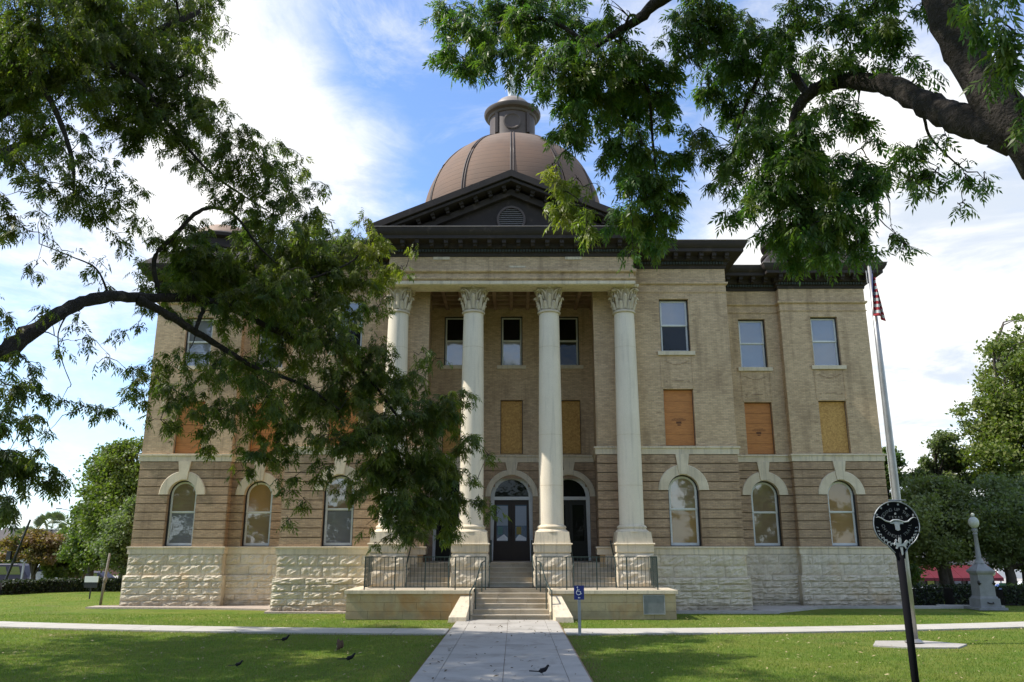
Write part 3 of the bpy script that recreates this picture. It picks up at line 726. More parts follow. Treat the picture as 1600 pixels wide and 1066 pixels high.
# roof -------------------------------------------------------------
roof = MB()
roof.box(-17.2, 17.2, 37.7, 70, 15.0, 15.9); roof.box(-9.6, 9.6, 34.4, 40, 15.0, 15.9)
roof.hexa([(-15, 42, 15.9), (15, 42, 15.9), (15, 68, 15.9), (-15, 68, 15.9)], [(-7, 50, 19), (7, 50, 19), (7, 60, 19), (-7, 60, 19)])
roof.build('roof', m_roofd, H)
for s in (-1, 1):
    rf = MB(); cx = s*15.2
    b = [(cx-2.9, 36.4, 15.985), (cx+2.9, 36.4, 15.985), (cx+2.9, 42.5, 15.985), (cx-2.9, 42.5, 15.985)]
    t = [(cx-2.2, 37.3, 16.9), (cx+2.2, 37.3, 16.9), (cx+2.2, 41.4, 16.9), (cx-2.2, 41.4, 16.9)]
    rf.hexa(b, t); rf.build('pavilion_roof', m_corn, H)
    T = MB(); c3 = (s*15.2, 39.4, -.35)
    T.lathe(c3, [(1.65, 17.0), (1.65, 17.45), (1.8, 17.5), (2.0, 17.62), (2.02, 17.75), (1.8, 17.8), (1.72, 17.85), (1.72, 18.15), (1.95, 18.25), (1.98, 18.42), (1.8, 18.5), (1.6, 18.62)], 36)
    T_ = T.build('turret', m_corn, H, 35)
    MB().lathe(c3, [(1.6, 18.62), (1.45, 18.9), (1.1, 19.15), (.6, 19.33), (.15, 19.4)], 32).build('turret_dome', m_tur, T_, 40)
    st = MB()
    for i in range(16):
        a = 2*math.pi*i/16; st.box(c3[0]+1.85*math.cos(a)-.06, c3[0]+1.85*math.cos(a)+.06, c3[1]+1.85*math.sin(a)-.06, c3[1]+1.85*math.sin(a)+.06, 17.07, 17.21)
    st.build('bracket', m_capmetal, T_)
# pediment ----------------------------------------------------------
ZE = 15.98; ZA = 18.60; DPF = DE-.88
ty = MB().prism([(-6.0, ZE-.1), (6.0, ZE-.1), (0, ZA-.25)], DE+.02, DE+8.5); P_ = ty.build('pediment', m_corn, H)
ang = math.atan2(ZA-ZE-.0, 6.25); 
for s in (-1, 1):
    rk = MB()
    def bar(x0, z0, x1, z1, th0, th1, y0, y1, mb):
        # band measured down from the roof line, plumb
        mb.prism([(s*x0, z0-th1), (s*x1, z1-th1), (s*x1, z1-th0), (s*x0, z0-th0)] if s < 0 else [(s*x1, z1-th1), (s*x0, z0-th1), (s*x0, z0-th0), (s*x1, z1-th0)], y0, y1)
    bar(6.24, ZE+.02, 0, ZA+.02, 0, .30, DPF-.02, DE+8, rk); bar(6.1, ZE, 0, ZA-.055, .28, .40, DPF+.10, DE+.5, rk); bar(5.2, ZE+.10, 0, ZA-.28, .34, .62, DE-.26, DE+.5, rk)
    rk.build('raking_cornice', m_corn, P_)
    n = 9
    for i in range(n):
        t = (i+.5)/n; x = s*(5.6*(1-t)+.0*t)
        if abs(x) < .2: continue
        z = ZE+(ZA-ZE)*(1-abs(x)/6.24)-.56
        o = bpy.data.objects.new('modillion', ME_mod); C.objects.link(o); o.parent = P_; o.location = Vector((x, DE-.25, z))-WL[P_.name]
        o.rotation_euler = (0, s*ang, 0)
MB().box(-5.6, 5.6, DE-.30, DE+.1, ZE-.02, ZE+.06).build('pediment_ledge', m_capmetal, P_)
vt = MB(); vz = 16.62; vt.lathe((0, 0, 0), [(.64, 0), (.64, .08), (.54, .08), (.54, 0)], 36, False, False)
vt.v = [(x, DE-.005-z, vz+y) for x, y, z in vt.v]
V_ = vt.build('round_vent', m_lantern, P_)
MB().lathe((0, 0, 0), [(.55, 0), (.55, .004)], 32); bk = MB(); bk.lathe((0, 0, 0), [(.55, 0), (.55, .006)], 32); bk.v = [(x, DE+.01-z, vz+y) for x, y, z in bk.v]; bk.build('vent_back', m_black, P_)
m_slat = mat('vent_slat', (.17, .155, .14), .6)
for i in range(11):
    zz_ = vz-.48+i*.096; hw_ = math.sqrt(max(.01, .54**2-(zz_-vz)**2))
    MB().add([(-hw_, DE-.06, zz_-.022), (hw_, DE-.06, zz_-.022), (hw_, DE-.01, zz_+.03), (-hw_, DE-.01, zz_+.03), (-hw_, DE-.05, zz_-.035), (hw_, DE-.05, zz_-.035), (hw_, DE-.0, zz_+.017), (-hw_, DE-.0, zz_+.017)],
             [(0, 1, 2, 3), (7, 6, 5, 4), (0, 4, 5, 1), (1, 5, 6, 2), (2, 6, 7, 3), (3, 7, 4, 0)]).build('slat', m_slat, P_)
# entablature of the portico ---------------------------------------
e = MB(); e.box(-XE, XE, DE, DE+1.15, 13.76, 14.9)
for s in (-1, 1): e.box(s*XE, s*(XE-1.0), DE+1.15, DA+.02, 13.76, 14.9)
E_ = e.build('entablature', m_brick, H)
ep = [(-XE, DA), (-XE, DE), (XE, DE), (XE, DA)]
MB().sweep(ep, [(-.02, 14.14), (.06, 14.14), (.11, 14.19), (.11, 14.30), (-.02, 14.31)]).build('string_course', m_brick, E_)
MB().sweep(ep, [(-.02, 13.82), (.04, 13.82), (.07, 13.86), (.07, 13.95), (-.02, 13.96)]).build('string_course', m_brick, E_)
MB().sweep(ep, [(-.98, 13.60), (.02, 13.60), (.05, 13.63), (.05, 13.755), (-.98, 13.757)]).build('architrave', m_lime, E_)
for c in (-3.05, 2.72): MB().box(c-.36, c+.36, DE-.05, DE+.02, 14.74, 14.865).build('stone_plate', m_lime, E_)
MB().box(-.08, .62, DE-.02, DE+.02, 14.38, 14.46).build('stone_plate', m_lime, E_)
# coffered porch ceiling
ce = MB().box(-4.9, 4.9, DE+.9, DP+.05, 14.2, 14.3); CE = ce.build('porch_ceiling', m_ceil, H)
for i in range(13):
    x = -4.75+i*.79; MB().box(x-.08, x+.08, DE+1.16, DP, 13.95, 14.21).build('ceiling_beam', m_ceil, CE)
for j in range(6):
    y = DE+1.5+j*.66; MB().box(-4.8, 4.8, y-.07, y+.07, 14.0, 14.2).build('ceiling_beam', m_ceil, CE)
# portico columns -------------------------------------------------------
def column(cx, lab=None):
    cy = 33.52
    prof = []
    for i in range(17):
        t = i/16; z = 3.44+(12.50-3.44)*t
        r = .505-(.07)*max(0, (t-.25)/.75)**1.3; prof.append((r, z))
    sh = MB().lathe((cx, cy, 0), prof, 40)
    c_ = sh.build('column', m_col, H, 40)
    for z in (5.05, 7.15, 10.95):
        t = (z-3.44)/9.06; r = .505-(.07)*max(0, (t-.25)/.75)**1.3
        MB().lathe((cx, cy, 0), [(r-.01, z-.012), (r+.006, z-.010), (r+.006, z+.010), (r-.01, z+.012)], 40, False, False).build('joint', m_lime, c_, 40)
    MB().lathe((cx, cy, 0), [(.70, 3.17), (.70, 3.20), (.66, 3.23), (.60, 3.27), (.575, 3.31), (.60, 3.34), (.61, 3.38), (.58, 3.42), (.52, 3.46), (.50, 3.47)], 40, False).build('base_moulding', m_lime, c_, 60)
    pd = MB(); hw = .74; 
    def blk(mb, w0, w1, z0, z1, dy0=None):
        mb.hexa([(cx-w0, cy-w0, z0), (cx+w0, cy-w0, z0), (cx+w0, cy+w0, z0), (cx-w0, cy+w0, z0)], [(cx-w1, cy-w1, z1), (cx+w1, cy-w1, z1), (cx+w1, cy+w1, z1), (cx-w1, cy+w1, z1)])
    blk(pd, .72, .67, 2.745, 3.18); pd.build('plinth', m_lime, c_)
    pd = MB(); blk(pd, .745, .745, 2.40, 2.66); blk(pd, .745, .80, 2.66, 2.70); blk(pd, .80, .78, 2.70, 2.745); blk(pd, .70, .745, 2.34, 2.40); pd.build('plinth_cap', m_lime, c_)
    bl = MB(); blk(bl, .70, .70, 0.95, 2.34); bl.build('pedestal', m_stone, c_)
    for a, b in ((1.05, 1.70), (1.70, 2.33)):
        stone(cx-.73, cx+.73, a, b, cy-.70, .085, parent=c_)
        stone(cy-.73, cy+.73, a, b, cx-.70, .06, parent=c_, axis=1); stone(cy-.73, cy+.73, a, b, cx+.70, .06, parent=c_, axis=-1)
    # corinthian capital
    cp = MB(); cp.lathe((cx, cy, 0), [(.435, 12.48), (.50, 12.50), (.51, 12.55), (.47, 12.60), (.41, 12.62), (.38, 12.9), (.38, 13.2), (.42, 13.45), (.50, 13.58)], 32)
    cpo = cp.build('capital', m_cap, c_, 50)
    lv = MB()
    def leaf(a, z0, h, r0, out, w):
        P = []
        for i in range(7):
            t = i/6
            rr = r0+.055+.03*math.sin(math.pi*t)+out*(t**2.2); zz2 = z0+h*(t if t < .82 else .82-(t-.82)*.9); ww = w*(1-.25*t)*(1 if i < 6 else .6)
            P.append((rr, zz2, ww))
        vs = []
        for rr, z_, ww in P:
            ww2 = ww*(1.0 if i % 2 else .78)
            for sgn in (-1, 0, 1):
                aa = a+sgn*ww2/rr; q = rr+(.035 if sgn == 0 else -.03); vs.append((cx+q*math.cos(aa), cy+q*math.sin(aa), z_))
        for rr, z_, ww in P:
            vs.append((cx+(rr-.045)*math.cos(a), cy+(rr-.045)*math.sin(a), z_))
        n = len(P); fs = []
        for i in range(n-1):
            fs += [(i*3, i*3+1, i*3+4, i*3+3), (i*3+1, i*3+2, i*3+5, i*3+4), (3*n+i, i*3, i*3+3, 3*n+i+1), (i*3+2, 3*n+i, 3*n+i+1, i*3+5)]
        fs += [((n-1)*3, (n-1)*3+1, (n-1)*3+2, 4*n-1)]
        lv.add(vs, fs); lv.sphere((cx+(r0+out+.0)*math.cos(a), cy+(r0+out+.0)*math.sin(a), z0+h*.76), (.062, .062, .05), 8, 5)
    for i in range(8): leaf(2*math.pi*(i+.5)/8, 12.62, .42, .40, .13, .13)
    for i in range(8): leaf(2*math.pi*i/8, 12.66, .74, .40, .20, .13)
    for i in range(4):
        a = math.pi/4+math.pi/2*i; d = Vector((math.cos(a), math.sin(a), 0)); n_ = Vector((-d.y, d.x, 0))
        for sg in (-1, 1):   # corner volutes as spirals
            pts = []
            for k in range(15):
                tt = k/14*3.4*math.pi; rr = .105*(1-k/14*.75)
                p = Vector((cx, cy, 13.50))+d*(.64+rr*math.cos(tt))+n_*(sg*.035)+Vector((0, 0, rr*math.sin(tt))); pts.append(p)
            lv.tube([Vector((cx, cy, 13.1))+d*.45+n_*sg*.10, Vector((cx, cy, 13.38))+d*.52+n_*sg*.08]+pts[3:], [.03, .034]+[.032]*(12), 6)
        a2 = math.pi/2*i; d2 = Vector((math.cos(a2), math.sin(a2), 0)); n2 = Vector((-d2.y, d2.x, 0))
        for sg in (-1, 1):      # stems that fork towards the corners
            lv.tube([Vector((cx, cy, 13.08))+d2*.44+n2*sg*.13, Vector((cx, cy, 13.28))+d2*.50+n2*sg*.16, Vector((cx, cy, 13.43))+d2*.53+n2*sg*.27, Vector((cx, cy, 13.52))+d2*.54+n2*sg*.40], [.03, .032, .03, .024], 5)
            lv.tube([Vector((cx, cy, 13.28))+d2*.50+n2*sg*.16, Vector((cx, cy, 13.44))+d2*.53+n2*sg*.12, Vector((cx, cy, 13.49))+d2*.55+n2*sg*.05], [.026, .026, .022], 5)
        lv.sphere((cx+.60*d2.x, cy+.60*d2.y, 13.60), (.085, .085, .08), 8, 6)
    lv.build('acanthus_leaves', m_cap, c_, 50)
    ab = []
    for i in range(4):
        a = math.pi/4+math.pi/2*i; a1 = a+math.pi/2
        for t in (0.06, .25, .5, .75, .94):
            p = Vector((math.cos(a), math.sin(a)))*.86*(1-t)+Vector((math.cos(a1), math.sin(a1)))*.86*t; rad = p*(1-.13*math.sin(math.pi*t)); ab.append(rad)
    mb = MB(); n = len(ab)
    mb.add([(cx+p.x, cy+p.y, 13.58) for p in ab]+[(cx+p.x*1.04, cy+p.y*1.04, 13.66) for p in ab]+[(cx+p.x*1.04, cy+p.y*1.04, 13.70) for p in ab],
           [tuple(range(n))[::-1], tuple(range(2*n, 3*n))]+[(i, (i+1) % n, n+(i+1) % n, n+i) for i in range(n)]+[(n+i, n+(i+1) % n, 2*n+(i+1) % n, 2*n+i) for i in range(n)])
    mb.build('abacus', m_cap, c_)
for cx in (-4.96, -1.66, 1.66, 4.96): column(cx)
# dome -------------------------------------------------------------------
dc = (0, 52.0, 0); RD, ZD, HD = 6.3, 24.3, 6.55
dr = MB().lathe(dc, [(6.1, 15.9), (6.1, 22.8), (6.6, 23.0), (6.7, 23.4), (6.45, 23.5), (6.35, 24.3)], 64); D_ = dr.build('dome', m_lantern, H, 35)
pr = [(RD*math.cos(R(a)), ZD+HD*math.sin(R(a))) for a in range(0, 80, 4)]
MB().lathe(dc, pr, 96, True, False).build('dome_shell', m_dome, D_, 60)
for i in range(12):
    a = R(-90+30*i)
    for off in (-.09, .09):
        pts = [(dc[0]+(r+.03)*math.cos(a)-off*math.sin(a), dc[1]+(r+.03)*math.sin(a)+off*math.cos(a), z) for r, z in pr]
        MB().tube(pts, .05, 6).build('rib', m_lantern, D_, 60)
ln = MB().lathe(dc, [(1.75, 30.4), (1.75, 30.75), (1.66, 30.8), (1.64, 31.0), (1.64, 32.55), (1.72, 32.6), (1.78, 32.75), (1.98, 32.85), (2.06, 33.0), (2.06, 33.12), (1.85, 33.2), (1.5, 33.25)], 48)
L_ = ln.build('lantern', m_lantern, H, 35)
rg = MB().lathe((0, 0, 0), [(.62, 0), (.64, .09), (.56, .11), (.48, .06), (.42, .04), (.0001, .04)], 32, False, False); rg.v = [(x, 52-1.60-z, 31.72+y) for x, y, z in rg.v]; rg.build('medallion', m_lantern, L_, 40)
for s in (-1, 1): MB().box(s*1.12-.1, s*1.12+.1, 52-1.38, 52-1.1, 31.0, 32.55).build('pilaster', m_lantern, L_)
MB().lathe(dc, [(1.42, 33.2), (1.40, 33.5), (1.28, 33.8), (1.02, 34.1), (.65, 34.3), (.4, 34.4), (.4, 34.5)], 40).build('lantern_cap', m_capmetal, L_, 50)

# statue on the lantern: robed woman with scales and sword
def skin_figure(name, m, parent, V, E, rad, sub=2, label=None):
    me = bpy.data.meshes.new(name); base = WL[parent.name] if parent else Vector((0, 0, 0))
    me.from_pydata([tuple(Vector(v)-base) for v in V], E, []); o = bpy.data.objects.new(name, me); C.objects.link(o); o.parent = parent; WL[o.name] = base
    me.materials.append(m)
    sk = o.modifiers.new('skin', 'SKIN'); sk.use_smooth_shade = True
    for i, r in enumerate(rad): me.skin_vertices[0].data[i].radius = r if isinstance(r, tuple) else (r, r)
    me.skin_vertices[0].data[0].use_root = True
    ss = o.modifiers.new('sub', 'SUBSURF'); ss.levels = sub; ss.render_levels = sub
    if label: o['label'] = label
    return o
st = thing('statue', (0, 52, 34.5), 'white robed statue holding scales on top of the lantern above the dome', 'statue')
zs = 34.5
V = [(0, 52, zs+1.55), (0, 52, zs+1.9), (0, 52, zs+2.25), (0, 52, zs+2.42), (0, 51.98, zs+2.62), (0, 51.98, zs+2.78),
     (.34, 52, zs+2.2), (.62, 51.95, zs+2.5), (.66, 51.9, zs+3.0), (-.34, 52, zs+2.2), (-.5, 51.95, zs+1.8), (-.52, 51.75, zs+1.5),
     (.12, 52, zs+1.1), (.16, 52, zs+.5), (.16, 51.95, zs+.08), (.18, 51.8, zs+.04), (-.12, 52, zs+1.1), (-.14, 51.95, zs+.5), (-.14, 51.9, zs+.08), (-.16, 51.75, zs+.04)]
E = [(0, 1), (1, 2), (2, 3), (3, 4), (4, 5), (2, 6), (6, 7), (7, 8), (2, 9), (9, 10), (10, 11), (0, 12), (12, 13), (13, 14), (14, 15), (0, 16), (16, 17), (17, 18), (18, 19)]
skin_figure('body', m_statue, st, V, E, [.3, .24, .28, .1, .17, .12, .13, .09, .07, .13, .09, .07, .24, .18, .1, .07, .24, .18, .1, .07])
rb = MB(); n = 40; prof2 = [(.27, .02), (.28, .15), (.31, .5), (.36, .9), (.42, 1.3), (.40, 1.6), (.30, 1.85)]
vs = []
for r, z in prof2:
    for i in range(n):
        a = 2*math.pi*i/n; q = r*(1+.09*math.sin(9*a+z*1.2)+.05*math.sin(17*a))*(1 if z > .2 else 1.03); vs.append((q*math.cos(a)*1.0, 52+q*math.sin(a)*.85, zs+z))
fs = [(j*n+i, j*n+(i+1) % n, (j+1)*n+(i+1) % n, (j+1)*n+i) for j in range(len(prof2)-1) for i in range(n)]+[tuple(range(n))[::-1]]
rb.add(vs, fs).build('robe', m_statue, st, True)
MB().tube([(.45, 51.6, zs+2.9), (.9, 51.9, zs+3.1)], .02, 6).tube([(.45, 51.6, zs+2.9), (.45, 51.6, zs+2.5)], .01, 4).tube([(.9, 51.9, zs+3.1), (.9, 51.9, zs+2.7)], .01, 4).lathe((.45, 51.6, zs+2.46), [(.02, 0), (.12, .05)], 12).lathe((.9, 51.9, zs+2.66), [(.02, 0), (.12, .05)], 12).build('scales', m_statue, st)
MB().tube([(-.52, 51.72, zs+1.55), (-.5, 51.66, zs+.3)], [.03, .012], 6).box(-.62, -.42, 51.70, 51.74, zs+1.40, zs+1.44).build('sword', m_statue, st)

# ------------------------------------------------------------------ entrance terrace and steps
T_ = thing('entrance_terrace', (0, 31, 0), 'low yellow limestone terrace with a flight of stone steps below the portico', 'terrace')
YT = 30.92
tb = MB().box(-6.05, -1.45, YT+.04, 34.2, -.1, .9).box(1.45, 6.05, YT+.04, 34.2, -.1, .9).box(-1.45, 1.45, 32.4, 34.2, -.1, .9); tb.build('terrace_core', m_ashlar, T_)
for s in (-1, 1):
    rows = [(0, .28, [1.45, 2.6, 4.0, 5.3, 6.12]), (.28, .60, [1.45, 2.2, 3.5, 4.7, 6.12]), (.60, .90, [1.45, 3.0, 4.3, 5.6, 6.12])]
    for za, zb, cs in rows:
        for a, b in zip(cs[:-1], cs[1:]):
            a_, b_ = sorted((s*a, s*b)); MB().box(a_+.004, b_-.004, YT-random.uniform(0, .006), YT+.1, za+.004, zb-.004).build('stone_block', m_ashlar, T_)
    for a, b in ((1.40, 3.1), (3.1, 4.7), (4.7, 6.2)):
        a_, b_ = sorted((s*a, s*b)); q = MB(); q.box(a_+.004, b_-.004, YT-.07, YT+.5, .905, 1.03); q.build('coping_stone', m_lime, T_)
    for a in (0,): MB().box(s*6.20, s*5.7, YT+.5, 34.1, .905, 1.03).build('coping_stone', m_lime, T_)
    a_, b_ = sorted((s*6.06, s*6.12)); MB().box(a_, b_, YT+.1, 34.1, 0, .9).build('stone_block', m_ashlar, T_)
fl = MB().box(-5.7, -1.41, YT+.5, 36.0, .9, 1.028).box(1.41, 5.7, YT+.5, 36.0, .9, 1.028).box(-1.41, 1.41, 32.36, 36, .9, 1.04); fl.build('terrace_floor', m_step, T_)
# lower flight, each step of several blocks
for k in range(6):
    z1 = 1.04*(k+1)/6; z0 = 1.04*k/6; y0 = 30.68+.335*k; hw = 1.56 if k == 0 else 1.40
    cs = [-hw]; x = -hw+random.uniform(.5, 1.3)
    while x < hw-.4: cs.append(x); x += random.uniform(.8, 1.4)
    cs.append(hw)
    for a, b in zip(cs[:-1], cs[1:]): 
        mb = MB(); mb.box(a+.004, b-.004, y0+.012, y0+.6, z0-.02 if k else -.1, z1-.045); mb.box(a+.004, b-.004, y0-.012, y0+.6, z1-.044, z1); mb.build('step', m_step, T_)
for s in (-1, 1):   # splayed cheek walls
    ck = MB()
    b = [(s*2.25, 29.85, -.05), (s*1.60, 29.85, -.05), (s*1.41, 31.3, -.05), (s*1.85, 31.3, -.05)]
    t = [(s*2.22, 29.87, .16), (s*1.60, 29.87, .16), (s*1.41, 31.2, 1.038), (s*1.76, 31.2, 1.038)]
    if s > 0: b = [b[1], b[0], b[3], b[2]]; t = [t[1], t[0], t[3], t[2]]
    ck.hexa(b, t); ck.build('cheek_wall', m_lime, T_)
    kb = MB(); a_, b_ = sorted((s*1.41, s*1.62)); kb.box(a_, b_, 30.68, 32.4, -.05, .30)
    kb.hexa([(a_, 31.0, .3), (b_, 31.0, .3), (b_, 32.4, .3), (a_, 32.4, .3)], [(a_, 31.15, 1.037), (b_, 31.15, 1.037), (b_, 32.4, 1.037), (a_, 32.4, 1.037)]); kb.build('cheek_block', m_lime, T_)
# porch steps between the pedestals
gaps = [(-4.2, -2.42), (-.90, .90), (2.42, 4.2)]
for a, b in gaps:
    for k in range(5):
        z1 = 1.04+.92*(k+1)/5; y0 = 32.95+.32*k
        mb = MB(); mb.box(a, b, y0+.012, y0+.5 if k < 4 else 37.9, z1-.2, z1-.04); mb.box(a, b, y0-.01, y0+.5 if k < 4 else 37.9, z1-.04, z1); mb.build('step', m_step, T_)
MB().box(-3.9, 3.9, 34.3, 37.9, 1.5, 1.955).build('porch_floor', m_step, T_)
for s in (-1, 1): MB().box(s*3.69, s*4.2, 34.24, 34.3, 1.0, 2.6).build('porch_wall', m_ashlar, T_)
pq = MB().box(4.90, 5.70, YT-.045, YT-.008, .18, .87); PQ = pq.build('plaque', m_plaque, T_)
MB().box(4.90, 5.70, YT-.06, YT-.046, .85, .87).box(4.90, 5.70, YT-.06, YT-.046, .18, .20).box(4.90, 4.92, YT-.06, YT-.046, .2, .85).box(5.68, 5.70, YT-.06, YT-.046, .2, .85).build('plaque_rim', m_galv, PQ)

# ------------------------------------------------------------------ railings
def railing(s):
    o = thing('iron_railing', (s*3.4, 31.25, 1.03), 'dark green iron baluster railing along the terrace on the %s of the steps' % ('left' if s < 0 else 'right'), 'railing', 'terrace railings')
    y = 31.22; z0, z1 = 1.03, 2.24
    MB().box(s*.96+0, s*5.52, y-.02, y+.02, z1-.035, z1).build('top_rail', m_rail, o)
    MB().box(s*.96, s*5.52, y-.012, y+.012, z0+.09, z0+.115).build('bottom_rail', m_rail, o)
    posts = [.96, 2.10, 3.24, 4.38, 5.52]
    for x in posts: MB().box(s*x-.022, s*x+.022, y-.022, y+.022, z0, z1).build('post', m_rail, o)
    x = 1.10
    while x < 5.45:
        if min(abs(x-p) for p in posts) > .05: MB().box(s*x-.009, s*x+.009, y-.009, y+.009, z0+.1, z1-.03).build('baluster', m_rail, o)
        x += .142
    # return along the terrace end
    MB().box(s*5.50, s*5.54, y+.02, 33.9, z1-.035, z1).build('top_rail', m_rail, o); MB().box(s*5.508, s*5.532, y+.02, 33.9, z0+.09, z0+.115).build('bottom_rail', m_rail, o)
    yy = y+.14
    while yy < 33.85: MB().box(s*5.52-.009, s*5.52+.009, yy-.009, yy+.009, z0+.1, z1-.03).build('baluster', m_rail, o); yy += .142
    MB().box(s*5.52-.022, s*5.52+.022, 33.88, 33.92, z0, z1).build('post', m_rail, o)
for s in (-1, 1): railing(s)
def handrail(s, lab):
    o = thing('stair_handrail', (s*1.45, 31, 0), lab, 'handrail', 'stair handrails')
    pts = [(s*1.50, 30.45, .95), (s*1.50, 30.62, 1.0), (s*1.34, 31.1, 1.28), (s*1.16, 32.2, 1.98), (s*1.05, 32.5, 2.05)]
    MB().tube(pts, .026, 8).build('rail', m_rail, o)
    MB().tube([(s*1.50, 30.47, 0), (s*1.50, 30.47, .97)], .024, 8).build('post', m_rail, o)
    MB().tube([(s*1.32, 31.15, .32), (s*1.32, 31.15, 1.3)], .024, 8).build('post', m_rail, o)
    MB().tube([(s*1.14, 32.3, .9), (s*1.14, 32.3, 2.02)], .024, 8).build('post', m_rail, o)
handrail(-1, 'bent pipe handrail on the left side of the front steps'); handrail(1, 'bent pipe handrail on the right side of the front steps')
for i, (x, lab) in enumerate(((-4.15, 'pipe handrail against the first portico pedestal from the left'), (-2.47, 'pipe handrail on the left face of the second portico pedestal'), (-.86, 'pipe handrail left of the middle door steps'), (.86, 'pipe handrail right of the middle door steps'), (2.47, 'pipe handrail on the right face of the third portico pedestal'), (4.15, 'pipe handrail against the fourth portico pedestal'))):
    o = thing('porch_handrail', (x, 33.5, 1.03), lab, 'handrail', 'porch handrails')
    MB().tube([(x, 32.6, 1.85), (x, 32.8, 1.95), (x, 34.3, 2.85), (x, 35.1, 2.85)], .026, 8).build('rail', m_rail, o)
    for y, a, b in ((32.75, 1.03, 1.92), (34.3, 1.9, 2.84), (35.08, 1.95, 2.84)): MB().tube([(x, y, a), (x, y, b)], .022, 6).build('post', m_rail, o)

# gravel strips and kerbs along the walls
def strip(name, pts, z0, z1, m):
    mb = MB(); n = len(pts)
    mb.add([(x, y, z0) for x, y in pts]+[(x, y, z1) for x, y in pts], [tuple(range(n))[::-1], tuple(range(n, 2*n))]+[(i, (i+1) % n, n+(i+1) % n, n+i) for i in range(n)])
    return struct(mb.build(name, m))
strip('gravel_strip', [(-18.6, 36.4), (-13.2, 36.0), (-10.2, 35.3), (-10.0, 33.8), (-6.15, 33.6), (-6.15, 34.4), (-9.7, 34.5), (-9.7, 37.7), (-13, 37.7), (-13, 37.3), (-18.0, 37.3), (-18.6, 37.3)], -.1, .05, m_grav)
strip('concrete_edging', [(6.4, 33.7), (10.8, 33.7), (10.8, 34.0), (13.6, 36.5), (19.8, 36.5), (19.8, 36.9), (10.1, 36.9), (10.1, 34.1), (6.4, 34.1)], -.1, .085, m_conc)

strip('kerb_strip', [(19.0, 37.2), (21.6, 36.6), (21.6, 36.75), (19.0, 37.4)], -.1, .10, m_conc_w)
# ------------------------------------------------------------------ accessible parking/entrance sign
def glyph(txt, size, m, name, parent, place, depth=.004, spacing=1.0):
    cu = bpy.data.curves.new(name, 'FONT'); cu.body = txt; cu.size = size; cu.extrude = depth; cu.align_x = 'CENTER'; cu.align_y = 'CENTER'; cu.space_character = spacing
    tmp = bpy.data.objects.new('tmp', cu); me = bpy.data.meshes.new_from_object(tmp); bpy.data.objects.remove(tmp)
    me.materials.clear(); me.materials.append(m); me.transform(place)
    o = bpy.data.objects.new(name, me); C.objects.link(o); o.parent = parent; WL[o.name] = WL[parent.name]; return o
xs, ys = 2.11, 25.49
A_ = thing('accessible_sign', (xs, ys, 0), 'small blue wheelchair access sign on a thin steel post beside the walk', 'sign')
MB().box(xs-.045, xs+.045, ys-.02, ys+.02, 0, 1.1).build('post', m_galv, A_)
za, zb = at(908, 937, ys).z, at(908, 915, ys).z
PL = MB().box(xs-.155, xs+.155, ys-.032, ys-.022, za, zb).build('sign_panel', m_blue, A_)
w = MB(); cz = (za+zb)/2+.045; yy = ys-.036
w.tube([(xs-.015+.068*math.cos(R(a)), yy, cz-.045+.068*math.sin(R(a))) for a in range(110, 391, 14)], .011, 6)
w.tube([(xs-.045, yy, cz+.075), (xs-.035, yy, cz-.01), (xs+.035, yy, cz-.012), (xs+.062, yy, cz-.085), (xs+.085, yy, cz-.075)], .012, 6)
w.tube([(xs-.04, yy, cz+.035), (xs+.02, yy, cz+.033)], .010, 6); w.sphere((xs-.047, yy, cz+.11), .02, 10, 6)
w.build('wheelchair_symbol', m_white, PL)
ar = MB(); az = za+.055; ar.prism([(xs-.005, az-.012), (xs+.035, az-.012), (xs+.035, az+.012), (xs-.005, az+.012)], yy-.002, yy+.004).prism([(xs-.04, az), (xs-.005, az-.028), (xs-.005, az+.028)], yy-.002, yy+.004); ar.build('arrow', m_white, PL)

# ------------------------------------------------------------------ trail marker sign
DS = 12.0; pc = at(1399, 820, DS); rs = 36/F*DS/1.026
K_ = thing('trail_marker_sign', (pc.x, DS, 0), 'round black cast metal trail sign with longhorn skull on a tall black post', 'sign')
MB().tube([(pc.x+.03, DS+.03, -.1), (pc.x+.02, DS+.03, pc.z-rs*.9)], .052, 12).build('post', m_sign, K_, True)
def sp(u, v, d=0): return (pc.x+u*rs, DS-d, pc.z+v*rs)
n = 48; outl = []
for i in range(n+1):
    a = R(-60)+R(300)*i/n; outl.append((math.cos(a), math.sin(a)))
outl = [(math.cos(R(-62+304*i/n)), math.sin(R(-62+304*i/n))) for i in range(n+1)]
outl += [(-.36, -1.02), (-.20, -1.2), (-.13, -1.42), (.22, -1.42), (.24, -1.2), (.36, -1.02)]
pl = MB(); pl.prism([(pc.x+u*rs, pc.z+v*rs) for u, v in outl][::-1], DS-.012, DS+.012); PLT = pl.build('plate', m_sign, K_)
MB().tube([sp(u*.985, v*.985, .016) for u, v in outl[:n+1]+outl[n+1:n+3]], .009, 6).tube([sp(u*.985, v*.985, .016) for u, v in [outl[0]]+outl[:n+1:-1][:2]], .009, 6).build('rim', m_rim, PLT)
MB().tube([(pc.x-.06, DS+.03, pc.z+rs*1.04), (pc.x+.2, DS+.03, pc.z+rs*1.04)], .012, 6).box(pc.x-.06, pc.x+.2, DS+.012, DS+.04, pc.z+rs*1.02, pc.z+rs*1.06).build('bracket', m_rim, K_)
